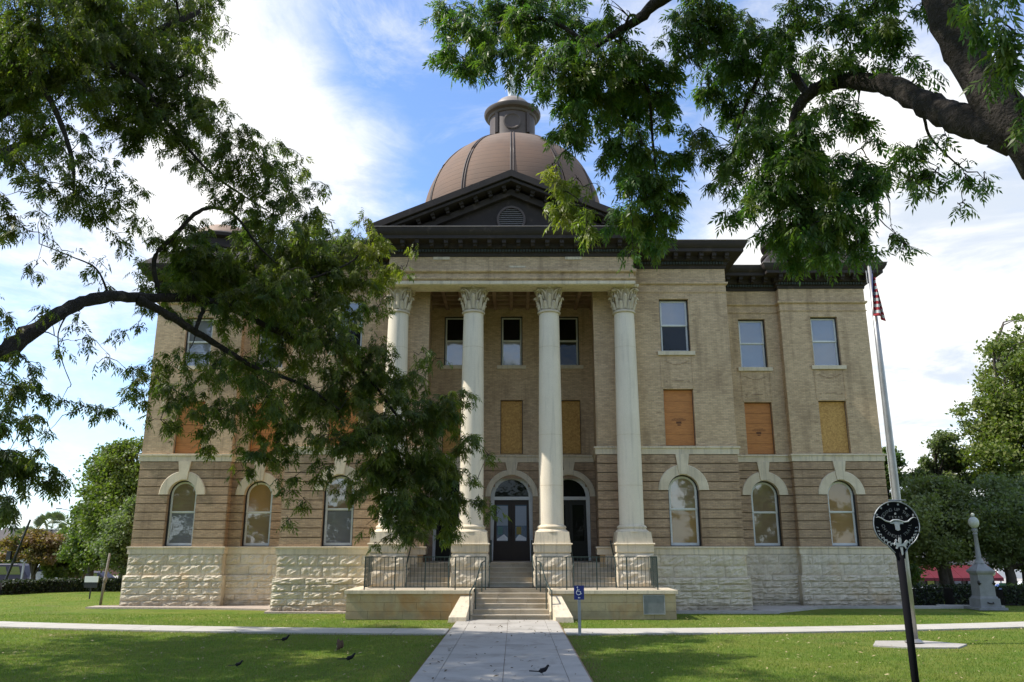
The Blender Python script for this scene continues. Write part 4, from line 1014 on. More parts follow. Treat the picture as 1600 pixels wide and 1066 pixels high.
# longhorn
lh = MB(); hp = [(-.86, .30), (-.76, .33), (-.62, .27), (-.45, .15), (-.28, .11), (-.12, .19), (0, .19), (.14, .18), (.34, .11), (.50, .13), (.64, .25), (.76, .31), (.88, .28)]
hr = [q_*.72 for q_ in (.004, .010, .013, .015, .016, .016, .018, .016, .016, .015, .013, .010, .004)]
lh.tube([sp(u, v, .022) for u, v in hp], hr, 8)
lh.prism([(sp(u, v)[0], sp(u, v)[2]) for u, v in [(-.14, .13), (.16, .13), (.11, -.05), (.12, -.22), (.02, -.26), (-.06, -.22), (-.08, -.05)][::-1]], DS-.03, DS-.01)
for s in (-1, 1): lh.prism([(sp(u, v)[0], sp(u, v)[2]) for u, v in ([(.13, .11), (.30, .10), (.28, .03), (.14, .03)] if s > 0 else [(-.28, .10), (-.12, .11), (-.13, .03), (-.26, .04)])][::-1], DS-.026, DS-.01)
lh.build('longhorn_skull', m_rel, PLT)
def star(mb, u, v, r):
    pts = [(sp(u, v)[0]+rs*r*(1 if k % 2 == 0 else .42)*math.cos(R(90+36*k)), sp(u, v)[2]+rs*r*(1 if k % 2 == 0 else .42)*math.sin(R(90+36*k))) for k in range(10)]
    mb.prism(pts[::-1], DS-.02, DS-.01)
for u, v in ((0, .46), (-.27, .86), (.17, .86), (-.59, .70), (.50, .69), (-.80, .42), (.77, .41)): st_ = MB(); star(st_, u, v, .055); st_.build('star', m_rel, PLT)

cz_ = MB()
for i in range(7):
    for s in (-1, 1):
        a = R(-90+s*(82-i*10.5)); r_ = .85; cu, cv, k_ = r_*math.cos(a), r_*math.sin(a), (.040+.0095*i)*s; cz_.prism([(sp(cu+a_*k_, cv+b_*abs(k_))[0], sp(cu+a_*k_, cv+b_*abs(k_))[2]) for a_, b_ in ((-1, -.9), (-.7, -.9), (-.6, -.2), (.4, -.2), (.5, -.9), (.8, -.9), (.8, .2), (1.2, .5), (1.0, .8), (.6, .4), (-.9, .4))][::(-1 if s > 0 else 1)], DS-.02, DS-.01)
cz_.build('cattle_border', m_rel, PLT)
hr_ = MB()   # rider on horse at the bottom
hr_.prism([(sp(u, v)[0], sp(u, v)[2]) for u, v in [(-.16, -.72), (.02, -.80), (.20, -.80), (.28, -.70), (.34, -.64), (.40, -.68), (.36, -.78), (.28, -.86), (.30, -1.0), (.26, -1.0), (.20, -.90), (-.04, -.92), (-.10, -1.02), (-.15, -1.0), (-.12, -.86), (-.22, -.84)]], DS-.03, DS-.01)
hr_.prism([(sp(u, v)[0], sp(u, v)[2]) for u, v in [(.0, -.80), (.09, -.80), (.12, -.62), (.09, -.54), (.03, -.54), (.0, -.64)]], DS-.032, DS-.01)
hr_.prism([(sp(u, v)[0], sp(u, v)[2]) for u, v in [(-.16, -.66), (-.10, -.60), (-.06, -.68), (-.14, -.74)]], DS-.03, DS-.01)
hr_.prism([(sp(u, v)[0], sp(u, v)[2]) for u, v in [(.02, -.95), (.14, -.95), (.13, -1.25), (.07, -1.28), (.05, -1.1)]], DS-.03, DS-.01)
hr_.build('rider_relief', m_rel, PLT)
RX = Matrix.Rotation(R(90), 4, 'X')
def arctext(txt, rad, a0, a1, size, inward, nm, cyv=0):
    L = len(txt)
    for i, ch in enumerate(txt):
        if ch == ' ': continue
        a = R(a0+(a1-a0)*i/(L-1)); rot = a-math.pi/2 if not inward else a+math.pi/2
        p = Vector(sp(rad*math.cos(a), rad*math.sin(a)+cyv, .014))-WL[PLT.name]
        glyph(ch, size*rs, m_rel_dim, 'letter', PLT, Matrix.Translation(p) @ Matrix.Rotation(-rot, 4, 'Y') @ RX, .004)
arctext('GOING UP THE', .66, 146, 36, .19, False, 'l', -.02)
arctext('CHISHOLM TRAIL', .60, 193, 350, .185, True, 'l', .09)
for i, ch in enumerate('TEXAS'):
    p = Vector(sp(-.25+.13*i+.0, .30, .014))-WL[PLT.name]; glyph(ch, .165*rs, m_rel_dim, 'letter', PLT, Matrix.Translation(p) @ RX, .004)

# ------------------------------------------------------------------ flagpole, flag
fx, fy = 11.18, 23.37
Fp = thing('flagpole', (fx, fy, 0), 'tall tapering silver flagpole standing on a concrete pad in the lawn', 'flagpole')
MB().lathe((fx, fy, 0), [(.12, .04), (.118, 2), (.105, 5), (.085, 8), (.055, 11.05)], 24).build('pole', m_steel, Fp, True)
MB().lathe((fx, fy, 0), [(.24, .045), (.24, .06), (.17, .12), (.13, .14)], 24).build('base_collar', m_steel, Fp)
MB().sphere((fx, fy, 11.14), .07, 12, 8).build('finial', m_steel, Fp, True)
MB().tube([(fx-.12, fy-.02, 10.9), (fx-.15, fy-.03, 1.5)], .006, 4).build('halyard', m_white, Fp)
MB().box(fx-.14, fx-.1, fy-.05, fy+.01, 1.4, 1.6).build('cleat', m_galv, Fp)
strip('concrete_pad', [(fx-1.35, fy-.5), (fx-.5, fy-.95), (fx+.7, fy-.95), (fx+1.35, fy-.2), (fx+.6, fy+.6), (fx-.8, fy+.6)], -.1, .02, m_conc)
fm = MB(); nu, nv = 26, 22; vs = []; uvs = []
for j in range(nv+1):
    for i in range(nu+1):
        u, v = i/nu, j/nv
        # limp flag: the cloth hangs down in folds beside the pole
        w = .05+.30*(v**.8)*(1-.25*v); fold = math.sin(u*11+v*1.0)
        x = fx+.01+(u-.5)*(.10+.28*v**.9)+.03*fold*v
        y_ = fy-.20-.09*math.cos(u*11+v)
        z = 10.8-v*1.25-u*.38-.05*math.sin(6*u)
        vs.append((x, y_, z)); uvs.append((u, v))
fs = [(j*(nu+1)+i, j*(nu+1)+i+1, (j+1)*(nu+1)+i+1, (j+1)*(nu+1)+i) for j in range(nv) for i in range(nu)]
fm.add(vs, fs); fo = fm.build('flag', m_flag, None, True, origin=(fx, fy, 9.1)); tag(fo, 'red and white striped flag hanging limp near the top of the flagpole', 'flag')
uvl = fo.data.uv_layers.new(name='UVMap')
for lp in fo.data.loops: uvl.data[lp.index].uv = uvs[lp.vertex_index]
sm = fo.modifiers.new('thick', 'SOLIDIFY'); sm.thickness = .004

# ------------------------------------------------------------------ lamp monument at the right
lx, ly = 20.35, 35.9
Lm = thing('lamp_monument', (lx, ly, 0), 'grey granite fountain pedestal carrying a globe lamp on a tapered post', 'street lamp')
def sq(mb, w0, w1, z0, z1, cx=lx, cy=ly):
    w0 *= .64; w1 *= .64
    mb.hexa([(cx-w0, cy-w0, z0), (cx+w0, cy-w0, z0), (cx+w0, cy+w0, z0), (cx-w0, cy+w0, z0)], [(cx-w1, cy-w1, z1), (cx+w1, cy-w1, z1), (cx+w1, cy+w1, z1), (cx-w1, cy+w1, z1)]); return mb
sq(sq(MB(), .95, .95, 0, .10), .68, .66, .10, .46).build('base', m_granite, Lm)
sq(sq(sq(MB(), .60, .56, .46, .54), .52, .50, .54, 1.42), .50, .56, 1.42, 1.50).build('shaft', m_granite, Lm)
sq(sq(sq(MB(), .60, .64, 1.50, 1.58), .64, .60, 1.58, 1.64), .56, .20, 1.64, 1.92).build('cap', m_granite, Lm)
MB().lathe((lx, ly, 0), [(.20, 1.9), (.16, 2.0), (.11, 2.1), (.075, 3.1), (.10, 3.14), (.08, 3.2), (.12, 3.28), (.12, 3.34), (.07, 3.38)], 16).build('lamp_post', m_granite, Lm, 40)
MB().sphere((lx, ly, 3.63), (.22, .22, .25), 20, 12).lathe((lx, ly, 3.88), [(.09, 0), (.06, .05), (.09, .1), (.03, .16)], 10).build('globe', m_globe, Lm, True)
for dx in (-.28, .28): MB().sphere((lx+dx*1.12, ly-.30, 1.13), (.055, .05, .08), 10, 6).lathe((lx+dx*1.12, ly-.33, 1.0), [(.03, 0), (.07, .08), (.10, .1)], 8).build('drinking_spout', m_bronze, Lm)
bs = MB(); bs.tube([(lx-.12, ly-.43, .30), (lx-.08, ly-.52, .27), (lx+.08, ly-.52, .27), (lx+.12, ly-.43, .30)], .028, 8).build('basin', m_bronze, Lm)

# ------------------------------------------------------------------ birds and squirrel
def bird(x, y, L, face, lab, lift=0, tail=.0):
    o = thing('bird', (x, y, .03), lab, 'bird', 'black grackles on the lawn and walk'); f = face
    z = .03
    V = [(x, y, z+.13*L), (x+f*.10*L, y, z+.17*L), (x+f*.19*L, y, z+.25*L), (x+f*.235*L, y, z+.325*L), (x+f*.29*L, y, z+.335*L), (x-f*.10*L, y, z+.12*L), (x-f*.20*L, y, z+.105*L)]
    V = [(a, b, z+(c-z)*1.12+.05*L) for a, b, c in V]
    skin_figure('body', m_bird, o, V, [(0, 1), (1, 2), (2, 3), (3, 4), (0, 5), (5, 6)], [.105*L, .10*L, .065*L, .06*L, .03*L, .085*L, .04*L])
    t = MB(); a = x-f*.14*L; b = x-f*.62*L; zt = z+(.155+lift)*L
    t.hexa([(a, y-.035*L, z+.14*L), (b, y-.05*L, zt-.02*L), (b, y+.05*L, zt-.02*L), (a, y+.035*L, z+.14*L)], [(a, y-.03*L, z+.18*L), (b, y-.012*L, zt+.025*L), (b, y+.012*L, zt+.025*L), (a, y+.03*L, z+.18*L)]); t.build('tail', m_bird, o)
    for s in (-1, 1):
        w = MB(); w.add([(x+f*.13*L, y+s*.075*L, z+.26*L), (x-f*.05*L, y+s*.10*L, z+.25*L), (x-f*.26*L, y+s*.04*L, z+.155*L), (x-f*.05*L, y+s*.09*L, z+.13*L), (x+f*.12*L, y+s*.07*L, z+.17*L), (x, y+s*.06*L, z+.2*L)], [(0, 1, 2, 3, 4), (5, 1, 0), (5, 2, 1), (5, 3, 2), (5, 4, 3), (5, 0, 4)]); w.build('wing', m_bird, o)
        MB().tube([(x+f*.0*L, y+s*.03*L, z+.13*L), (x-f*.02*L, y+s*.035*L, z+.07*L), (x+f*.01*L, y+s*.035*L, z+.003), (x+f*.06*L, y+s*.035*L, z+.003)], .008*L, 5).build('leg', m_beak, o)
    MB().tube([(x+f*.27*L, y, z+.385*L), (x+f*.375*L, y, z+.392*L)], [.02*L, .003*L], 6).build('beak', m_beak, o)
bird(.72, 17.6, .46, 1, 'black long-tailed bird standing on the concrete walk', .03)
bird(-3.66, 19.5, .45, 1, 'black bird on the grass nearest the left edge of the walk')
bird(-6.24, 23.35, .46, 1, 'black bird on the shaded lawn farthest back, just before the side path')
bird(-5.94, 18.65, .34, 1, 'small black bird crouching low in the left lawn grass', -.03)
qx, qy = -4.42, 21.96
Q = thing('squirrel', (qx, qy, 0), 'brown squirrel sitting hunched on the shaded lawn between two black birds', 'squirrel')
skin_figure('body', m_squir, Q, [(qx, qy, .09), (qx+.02, qy, .16), (qx-.02, qy, .24), (qx-.05, qy, .30), (qx-.09, qy, .31), (qx-.06, qy-.04, .20), (qx-.11, qy-.03, .19), (qx-.02, qy-.07, .06), (qx-.09, qy-.07, .02), (qx-.02, qy+.07, .06), (qx-.09, qy+.07, .02)],
            [(0, 1), (1, 2), (2, 3), (3, 4), (2, 5), (5, 6), (0, 7), (7, 8), (0, 9), (9, 10)], [.10, .105, .08, .06, .03, .025, .015, .05, .02, .05, .02])
skin_figure('tail', m_squir, Q, [(qx+.05, qy, .05), (qx+.10, qy, .10), (qx+.09, qy, .20), (qx+.06, qy, .27), (qx+.10, qy, .31)], [(0, 1), (1, 2), (2, 3), (3, 4)], [.03, .05, .06, .05, .02])
MB().sphere((qx-.055, qy-.035, .14), (.03, .035, .06), 10, 8).build('belly', m_belly, Q, True)
MB().add([(qx-.05, qy-.035, .34), (qx-.03, qy-.03, .34), (qx-.035, qy-.035, .38), (qx-.04, qy-.02, .34)], [(0, 1, 2), (1, 3, 2), (3, 0, 2)]).add([(qx-.05, qy+.035, .34), (qx-.03, qy+.03, .34), (qx-.035, qy+.035, .38), (qx-.04, qy+.02, .34)], [(0, 2, 1), (1, 2, 3), (3, 2, 0)]).build('ears', m_squir, Q)

exec_marker = True
Q.scale = (.8, .8, .8)
# ------------------------------------------------------------------ leaves
def rotm(az, pitch, roll):
    ca, sa, cp, sp_, cr, sr = np.cos(az), np.sin(az), np.cos(pitch), np.sin(pitch), np.cos(roll), np.sin(roll)
    z = np.zeros_like(az); o = np.ones_like(az)
    Rz = np.stack([np.stack([ca, -sa, z], -1), np.stack([sa, ca, z], -1), np.stack([z, z, o], -1)], -2)
    Ry = np.stack([np.stack([cp, z, sp_], -1), np.stack([z, o, z], -1), np.stack([-sp_, z, cp], -1)], -2)
    Rx = np.stack([np.stack([o, z, z], -1), np.stack([z, cr, -sr], -1), np.stack([z, sr, cr], -1)], -2)
    return Rz @ Ry @ Rx
def leaflet(base, d, nrm, l, w):
    side_ = np.cross(d, nrm); side_ /= np.linalg.norm(side_)+1e-9
    return [base, base+d*l*.40+side_*w*.5+nrm*w*.12, base+d*l-nrm*l*.10, base+d*l*.40-side_*w*.5+nrm*w*.12]
def compound(seed, pairs=4, L=.26, l=.135, w=.040):
    r = np.random.default_rng(seed); V = []; 
    for k in range(pairs):
        t = .25+.75*k/(pairs-.5); b = np.array([L*t, 0, -.10*L*t*t*2.2])
        for s in (-1, 1):
            if r.random() < .06: continue
            a = R(48+r.uniform(-14, 14)); d = np.array([math.cos(a), s*math.sin(a), -.35+r.uniform(-.25, .15)]); d /= np.linalg.norm(d)
            nrm = np.array([r.uniform(-.3, .3), r.uniform(-.3, .3)+s*.2, 1.]); nrm /= np.linalg.norm(nrm)
            sz = (.75+.4*math.sin(math.pi*min(1, t)))*r.uniform(.85, 1.15)
            V += leaflet(b, d, nrm, l*sz, w*sz)
    b = np.array([L, 0, -.22*L]); V += leaflet(b, np.array([.93, 0, -.36]), np.array([.36, 0, .93]), l*1.1, w*1.1)
    return np.array(V)
PROTO = [compound(i, pairs=3+i % 3, L=.20+.025*(i % 4), l=.105+.014*(i % 3), w=.030+.005*(i % 2)) for i in range(24)]
def place_leaves(P, az, scale, tone, name, m, parent, kind='stuff', droop=(.2, 1.25), proto=PROTO):
    n = len(P); which = rng.integers(0, len(proto), n); Vs = []; Ts = []
    pitch = rng.uniform(*droop, n); roll = rng.normal(0, .55, n); Rm = rotm(az, pitch, roll)
    for k, pr_ in enumerate(proto):
        idx = np.where(which == k)[0]
        if len(idx) == 0: continue
        X = np.einsum('nij,vj->nvi', Rm[idx], pr_)*scale[idx][:, None, None]+P[idx][:, None, :]
        Vs.append(X.reshape(-1, 3))
        lt = len(pr_)//4; t = np.repeat(tone[idx], lt, axis=0)+rng.normal(0, .10, (len(idx)*lt, 3))*np.array([1.6, .6, .35])
        Ts.append(np.repeat(np.clip(t, 0, 1), 4, axis=0))
    V = np.concatenate(Vs); T = np.concatenate(Ts); Fq = np.arange(len(V)).reshape(-1, 4)
    return fast_mesh(name, V, Fq, m, T, parent, kind)
TAU = 1.42
def near_tree(root, limbs, blobs, m_leaf, name_lbl, yellow=None, leafscale=1.0):
    """limbs: list of (points, radii) in world; blobs: (centre, radius, tau, yellowness)"""
    lp = []
    tr = MB()
    for pts, rad, nm in limbs:
        P = [Vector(p) for p in pts]; PP = []; RR = []
        for i in range(len(P)-1):      # catmull-rom with bark wobble
            p0, p1, p2, p3 = P[max(i-1, 0)], P[i], P[i+1], P[min(i+2, len(P)-1)]
            for k in range(6):
                t = k/6; q = .5*((2*p1)+(p2-p0)*t+(2*p0-5*p1+4*p2-p3)*t*t+(3*p1-p0-3*p2+p3)*t*t*t)
                r_ = rad[i]*(1-t)+rad[i+1]*t; q += Vector((random.uniform(-1, 1), random.uniform(-1, 1), random.uniform(-1, 1)))*r_*.16
                PP.append(q); RR.append(r_*random.uniform(.88, 1.10)*(1.14 if random.random() < .12 else 1))
        PP.append(P[-1]); RR.append(rad[-1])
        MB().tube(PP, RR, 14 if rad[0] > .08 else 7).build(nm, m_bark, root, True)
        lp += [(q, r_) for q, r_ in zip(PP, RR)]
    LP = np.array([tuple(q) for q, r_ in lp]); LR = np.array([r_ for q, r_ in lp])
    tw = MB(); lpos = []; laz = []; lsc = []; lto = []
    centres = []
    extra = []
    for c, r, tau, yel in blobs:
        for q in range(3):
            u = rng.normal(0, 1, 3); u /= np.linalg.norm(u); extra.append((tuple(np.array(c)+u*r*rng.uniform(.75, 1.15)), r*rng.uniform(.35, .5), tau*.75, yel))
    blobs = [(c, r, tau*.82, yel) for c, r, tau, yel in blobs]+extra
    rem = [np.array(b[0]) for b in blobs]; dd = [np.linalg.norm(LP-c, axis=1).min() for c in rem]; left = set(range(len(blobs))); order = []
    while left:          # grow outwards: each bough springs from the nearest wood already there
        i_ = min(left, key=lambda q: dd[q]); left.discard(i_); order.append(i_)
        for q in left: dd[q] = min(dd[q], np.linalg.norm(rem[q]-rem[i_])+.25)
    for i_ in order:
        c, r, tau, yel = blobs[i_]
        c = np.array(c); d = np.linalg.norm(LP-c, axis=1); j = int(np.argmin(d+np.where(LR < .02, .25, 0)))
        p = LP[j]; r0 = min(.045, max(.012, LR[j]*.5), .01+.012*d[j])
        mid = (p+c)/2+np.array([random.uniform(-.15, .15), random.uniform(-.15, .15), .12+random.uniform(0, .2)])*d[j]*.5
        if d[j] < 9:
            pts = [p+(mid-p)*t*2 if t < .5 else mid+(c-mid)*(t-.5)*2 for t in (0, .25, .5, .75, 1)]
            pts = [np.array(q)+np.array([random.uniform(-1, 1), random.uniform(-1, 1), random.uniform(-1, 1)])*.03*d[j] for q in pts]; pts[0] = p
            tw.tube(pts, [r0, r0*.85, r0*.7, r0*.5, r0*.35], 5, False)
            stem = pts
        else: stem = [c, c]
        LP = np.vstack([LP, np.array(stem[2:])]); LR = np.concatenate([LR, np.full(len(stem)-2, .015)])
        lsb = leafscale*min(1.05, max(.88, c[1]/20)); nl = int(tau*TAU*math.pi*r*r/(.0105*lsb**2))
        ntw = max(2, nl//9)
        for _ in range(ntw):
            u = rng.normal(0, 1, 3); u /= np.linalg.norm(u); e = c+u*r*1.12*(rng.random()**.36)*np.array([1, 1.2, 1])
            a = c+(e-c)*rng.uniform(0, .55)+rng.normal(0, .16, 3)*r
            if random.random() < .3: a = np.array(stem[-1])
            ctr = (a+e)/2+np.array([0, 0, .10*r+.05]); 
            curve = [a*(1-t)**2+2*ctr*t*(1-t)+e*t*t for t in (0, .33, .66, 1)]
            tw.tube(curve, [.0085, .0065, .005, .003], 3, False)
            k = max(1, int(round(nl/ntw)))
            dirv = e-ctr; az0 = math.atan2(dirv[1], dirv[0])
            tone = np.array([random.random()*.9, max(0, random.gauss(.08+yel, .12)), max(0, random.gauss(-.08, .14))])
            for q in range(k):
                t = 1-.75*(q/k)*random.uniform(.8, 1.1); pp = a*(1-t)**2+2*ctr*t*(1-t)+e*t*t
                lpos.append(pp); laz.append(az0+random.uniform(-1.3, 1.3)+(math.pi if random.random() < .12 else 0)); lsc.append(random.uniform(.62, 1.3)*lsb); lto.append(tone)
    o = tw.build('twigs', m_bark, root); o['kind'] = 'stuff'
    place_leaves(np.array(lpos), np.array(laz), np.array(lsc), np.array(lto), 'crown', m_leaf, root)
    return len(lpos)
def PB(lst, Dd=0, jit=1.6):
    out = []
    for b in lst:
        x, y, r, tau, D = b[:5]; yel = b[5] if len(b) > 5 else 0
        D = DL(D)+Dd+random.uniform(-jit, jit); p = at(x, y, D); k = D/ray(x, y).y/F
        out.append((tuple(p), r*k, tau, yel))
    return out
# left pecan tree
LT = thing('pecan_tree', (-14.0, 14.0, 0), 'large pecan tree at the left whose long arching branch hangs across the courthouse', 'tree', None)
def DL(D): return D*1.0+(D-12.8)*.85+1.2 if LEFT else D
LEFT = True
def lim(pix, rads, nm='limb'): 
    pts = [tuple(at(x, y, DL(D))) for x, y, D in pix]; return (pts, rads, nm)
limbsL = [([(-14.0, 14, -.3), (-13.8, 14, 2), (-13.5, 14.1, 4.5), (-13.1, 14.2, 6.5)], [.62, .50, .42, .40], 'trunk'),
          ([(-13.3, 14.1, 5.0)]+[tuple(at(x, y, DL(D))) for x, y, D in ((-90, 640, 13.6), (0, 555, 14), (60, 510, 14.3), (120, 475, 14.8), (170, 463, 15.2), (230, 466, 15.8), (300, 466, 16.3), (370, 485, 17), (440, 520, 17.6), (520, 545, 18), (575, 590, 18.2), (620, 650, 18.2))], [.26, .19, .185, .165, .15, .14, .13, .12, .105, .085, .07, .05, .03], 'limb'),
          lim([(215, 468, 15.6), (262, 492, 15.9), (300, 515, 16.2), (350, 545, 16.6), (400, 575, 17), (470, 600, 17.4), (530, 640, 17.6)], [.12, .11, .10, .08, .06, .045, .03]),
          lim([(250, 470, 16), (240, 405, 16), (270, 370, 16), (310, 330, 16), (345, 326, 16.1), (375, 345, 16.3), (400, 380, 16.4), (430, 410, 16.5)], [.06, .065, .06, .055, .05, .04, .03, .02]),
          lim([(305, 515, 16.2), (315, 490, 16.3), (330, 470, 16.4), (420, 450, 17), (500, 430, 17.4), (560, 400, 17.8), (580, 350, 18)], [.06, .055, .05, .045, .035, .025, .012]),
          ([(-13.1, 14.2, 6.5), (-12.8, 15, 9.5), (-11.8, 16.5, 12.5), (-10.2, 18, 15), (-8.6, 19, 17)], [.36, .30, .22, .14, .06], 'limb'),
          ([(-13.1, 14.2, 6.5), (-15, 14.8, 10), (-16.5, 15.5, 14), (-18, 17, 17)], [.34, .28, .18, .08], 'limb'),
          ([(-13.1, 14.2, 6.4), (-15.5, 17, 13), (-17.5, 20, 17.5), (-18.5, 23, 21)], [.3, .24, .16, .07], 'limb'),
          ([(-13.1, 14.2, 6.3), (-13.4, 16.5, 9.5), (-13.5, 19.0, 12.5), (-14, 22, 15)], [.30, .22, .15, .07], 'limb'),
          lim([(-60, 60, 13.5), (40, 110, 13.5), (80, 160, 13.6), (110, 240, 13.8), (115, 310, 14)], [.09, .075, .06, .045, .02]),
          lim([(-60, 60, 13.5), (120, 90, 14), (210, 120, 14.5), (260, 190, 15), (330, 270, 15.4), (420, 330, 15.8)], [.09, .08, .06, .05, .035, .015]),
          lim([(110, 480, 14.7), (90, 520, 14.8), (95, 560, 14.9), (110, 600, 15)], [.02, .015, .012, .008]),
          lim([(170, 464, 15.2), (150, 420, 15.2), (110, 400, 15.2), (60, 380, 15)], [.03, .022, .016, .01])]
UL = [(60, 40, 85, 1.9, 14), (165, 30, 90, 2.2, 14.5), (265, 35, 68, 2.1, 15), (318, 15, 30, 1.8, 15), (15, 125, 60, 1.3, 13.5), (105, 130, 80, 1.6, 14), (200, 125, 80, 2.1, 14.5), (280, 120, 52, 2.1, 15), (318, 75, 26, 1.3, 15), (345, 42, 14, .7, 15),
      (232, 185, 55, 1.8, 14.8), (300, 190, 45, 1.7, 15), (340, 180, 28, 1.4, 15), (60, 215, 50, 1.0, 13.8), (20, 250, 40, .9, 13.6), (110, 235, 40, .8, 14), (120, 300, 50, .9, 14), (60, 285, 30, .6, 14), (170, 270, 32, .7, 14.2), (190, 300, 30, .9, 14.2), (305, 250, 36, 1.0, 15.2),
      (360, 235, 45, 1.6, 15.4), (410, 240, 30, 1.1, 15.6), (345, 290, 32, 1.0, 15.4), (405, 300, 40, 1.3, 15.6), (450, 285, 32, 1.2, 15.8), (438, 225, 16, 1.1, 15.8), (470, 258, 17, 1.1, 16), (495, 300, 20, 1.0, 16), (440, 335, 36, 1.2, 16), (490, 345, 30, 1.1, 16), (375, 325, 26, .8, 15.8), (505, 375, 18, .8, 16),
      (5, 335, 32, 1.3, 13.6), (30, 355, 18, 1.0, 13.6), (75, 335, 22, .4, 13.8), (150, 320, 32, 1.0, 14), (205, 345, 18, .6, 14.2), (180, 370, 20, .6, 14.2), (95, 390, 24, .35, 14.5), (225, 350, 14, .5, 15), (45, 425, 24, .3, 14), (150, 415, 20, .4, 15)]
MID = [(300, 392, 44, 1.5, 16.3), (345, 420, 52, 1.9, 16.6), (300, 430, 36, 1.8, 16.4), (415, 395, 50, 1.8, 17), (470, 400, 50, 1.9, 17.3), (535, 395, 42, 1.8, 17.6), (585, 385, 28, 1.5, 18, .55), (600, 420, 28, 1.3, 18, .45), (568, 342, 16, .5, 18, .3), (555, 440, 36, 1.3, 17.8, .15), (495, 465, 52, 1.7, 17.4), (425, 465, 52, 1.8, 17.2),
       (360, 475, 34, 1.2, 16.8), (285, 455, 30, 1.2, 16.3), (590, 480, 26, .7, 18, .1), (630, 425, 14, .3, 18.2, .3), (645, 385, 10, .25, 18.2, .3), (445, 530, 52, 1.4, 17.4), (515, 530, 52, 1.7, 17.6), (575, 555, 42, 1.7, 18), (395, 560, 42, .9, 17), (335, 575, 40, .8, 16.8), (275, 560, 30, .7, 16.5), (240, 590, 28, 1.2, 16.3),
       (285, 620, 40, 1.3, 16.4), (345, 640, 42, 1.2, 16.6), (415, 620, 46, 1.1, 17), (480, 620, 46, 1.4, 17.4), (540, 615, 46, 1.9, 17.8), (598, 605, 44, 2.0, 18), (645, 585, 32, 1.2, 18.2), (682, 560, 18, .8, 18.4), (655, 555, 14, .6, 18.4), (250, 655, 24, 1.1, 16.4), (225, 620, 18, .9, 16.2), (330, 680, 24, .8, 16.6), (395, 670, 30, .9, 17),
       (450, 680, 40, 1.2, 17.2), (510, 680, 36, 1.2, 17.4), (570, 680, 44, 2.1, 17.8), (635, 665, 52, 2.6, 18.2), (692, 645, 36, 2.1, 18.4), (718, 625, 20, 1.3, 18.4), (728, 690, 24, 1.5, 18.5), (762, 712, 13, .7, 18.6), (600, 735, 46, 2.3, 18), (655, 735, 52, 2.8, 18.2), (705, 745, 32, 2.2, 18.4), (640, 795, 40, 2.6, 18.2), (692, 795, 36, 2.2, 18.4),
       (738, 785, 18, 1.3, 18.5), (766, 798, 13, 1.0, 18.6), (735, 745, 12, .8, 18.5), (556, 755, 26, 1.2, 17.8), (590, 810, 22, 1.0, 18), (622, 832, 16, .9, 18), (655, 838, 18, 1.4, 18.2), (696, 832, 16, 1.3, 18.4), (415, 715, 30, 1.1, 17), (380, 735, 18, .9, 16.9), (450, 755, 22, .9, 17.2), (480, 785, 13, .6, 17.3), (450, 812, 9, .6, 17.2), (500, 735, 24, 1.0, 17.4), (585, 848, 7, .6, 18)]
LE = [(5, 600, 32, 1.3, 13), (38, 565, 26, .7, 13.3), (55, 605, 26, .8, 13.3), (15, 660, 34, 1.4, 13), (55, 655, 18, .8, 13.2), (8, 715, 40, 1.9, 12.8), (45, 735, 32, 1.8, 13), (78, 752, 16, 1.1, 13.2), (15, 785, 26, 1.8, 12.8), (55, 705, 18, .7, 13.2), (95, 748, 7, .8, 13.3), (12, 500, 22, .7, 13.3), (100, 625, 11, 1.0, 14.6),
      (125, 632, 11, 1.0, 14.8), (150, 638, 10, 1.0, 15), (178, 640, 14, 1.1, 15.4), (200, 605, 15, 1.0, 15.8), (212, 572, 12, .9, 16), (92, 540, 11, .5, 14.5), (128, 530, 14, .5, 14.8), (160, 560, 10, .4, 15.2), (68, 675, 9, .8, 14), (75, 485, 15, .4, 14.3), (120, 500, 12, .4, 14.8), (185, 520, 10, .35, 15.4), (215, 510, 10, .4, 15.6), (165, 440, 14, .4, 15.2), (195, 575, 9, .5, 15.5)]
offL = []
r2 = random.Random(3)
while len(offL) < 62:
    x = r2.uniform(-25, -5.5); y = r2.uniform(11, 24); z = r2.uniform(8.5, 18)
    e_ = at(800, 0, y).z+1.3        # above the top edge of the view, or left of it
    if not (x/y < -.70 or (z > e_ and x < -7)): continue
    if z < 9.5+(x+14)*.5: continue
    offL.append(((x, y, z), r2.uniform(1.1, 1.8), .55, 0))
for _ in range(34):      # the high crown that throws the walk into shade
    y = r2.uniform(17.5, 25.6); x = -.755*y-r2.uniform(.6, 3.6); z = r2.uniform(17.5, 22.5)
    offL.append(((x, y, z), r2.uniform(1.2, 1.8), .8, 0))
for px_, py_, D_ in ((330, 470, 23), (380, 440, 23.6), (430, 500, 23.8), (300, 400, 22.5), (360, 560, 23), (470, 560, 24), (250, 440, 22.5), (520, 480, 24), (420, 610, 24.2), (500, 650, 24.4), (560, 600, 24.2)):
    p_ = at(px_, py_, D_); offL.append((tuple(p_), .95, .45, .05))
near_tree(LT, limbsL, PB([(a[0], a[1], a[2], a[3]*.78, a[4]) for a in UL])+PB([(a[0], a[1], a[2], a[3]*(1.0 if a[1] < 500 else .76))+tuple(a[4:]) for a in MID], 0, 1.2)+PB(LE, 0, .8)+offL, m_leafL, '')
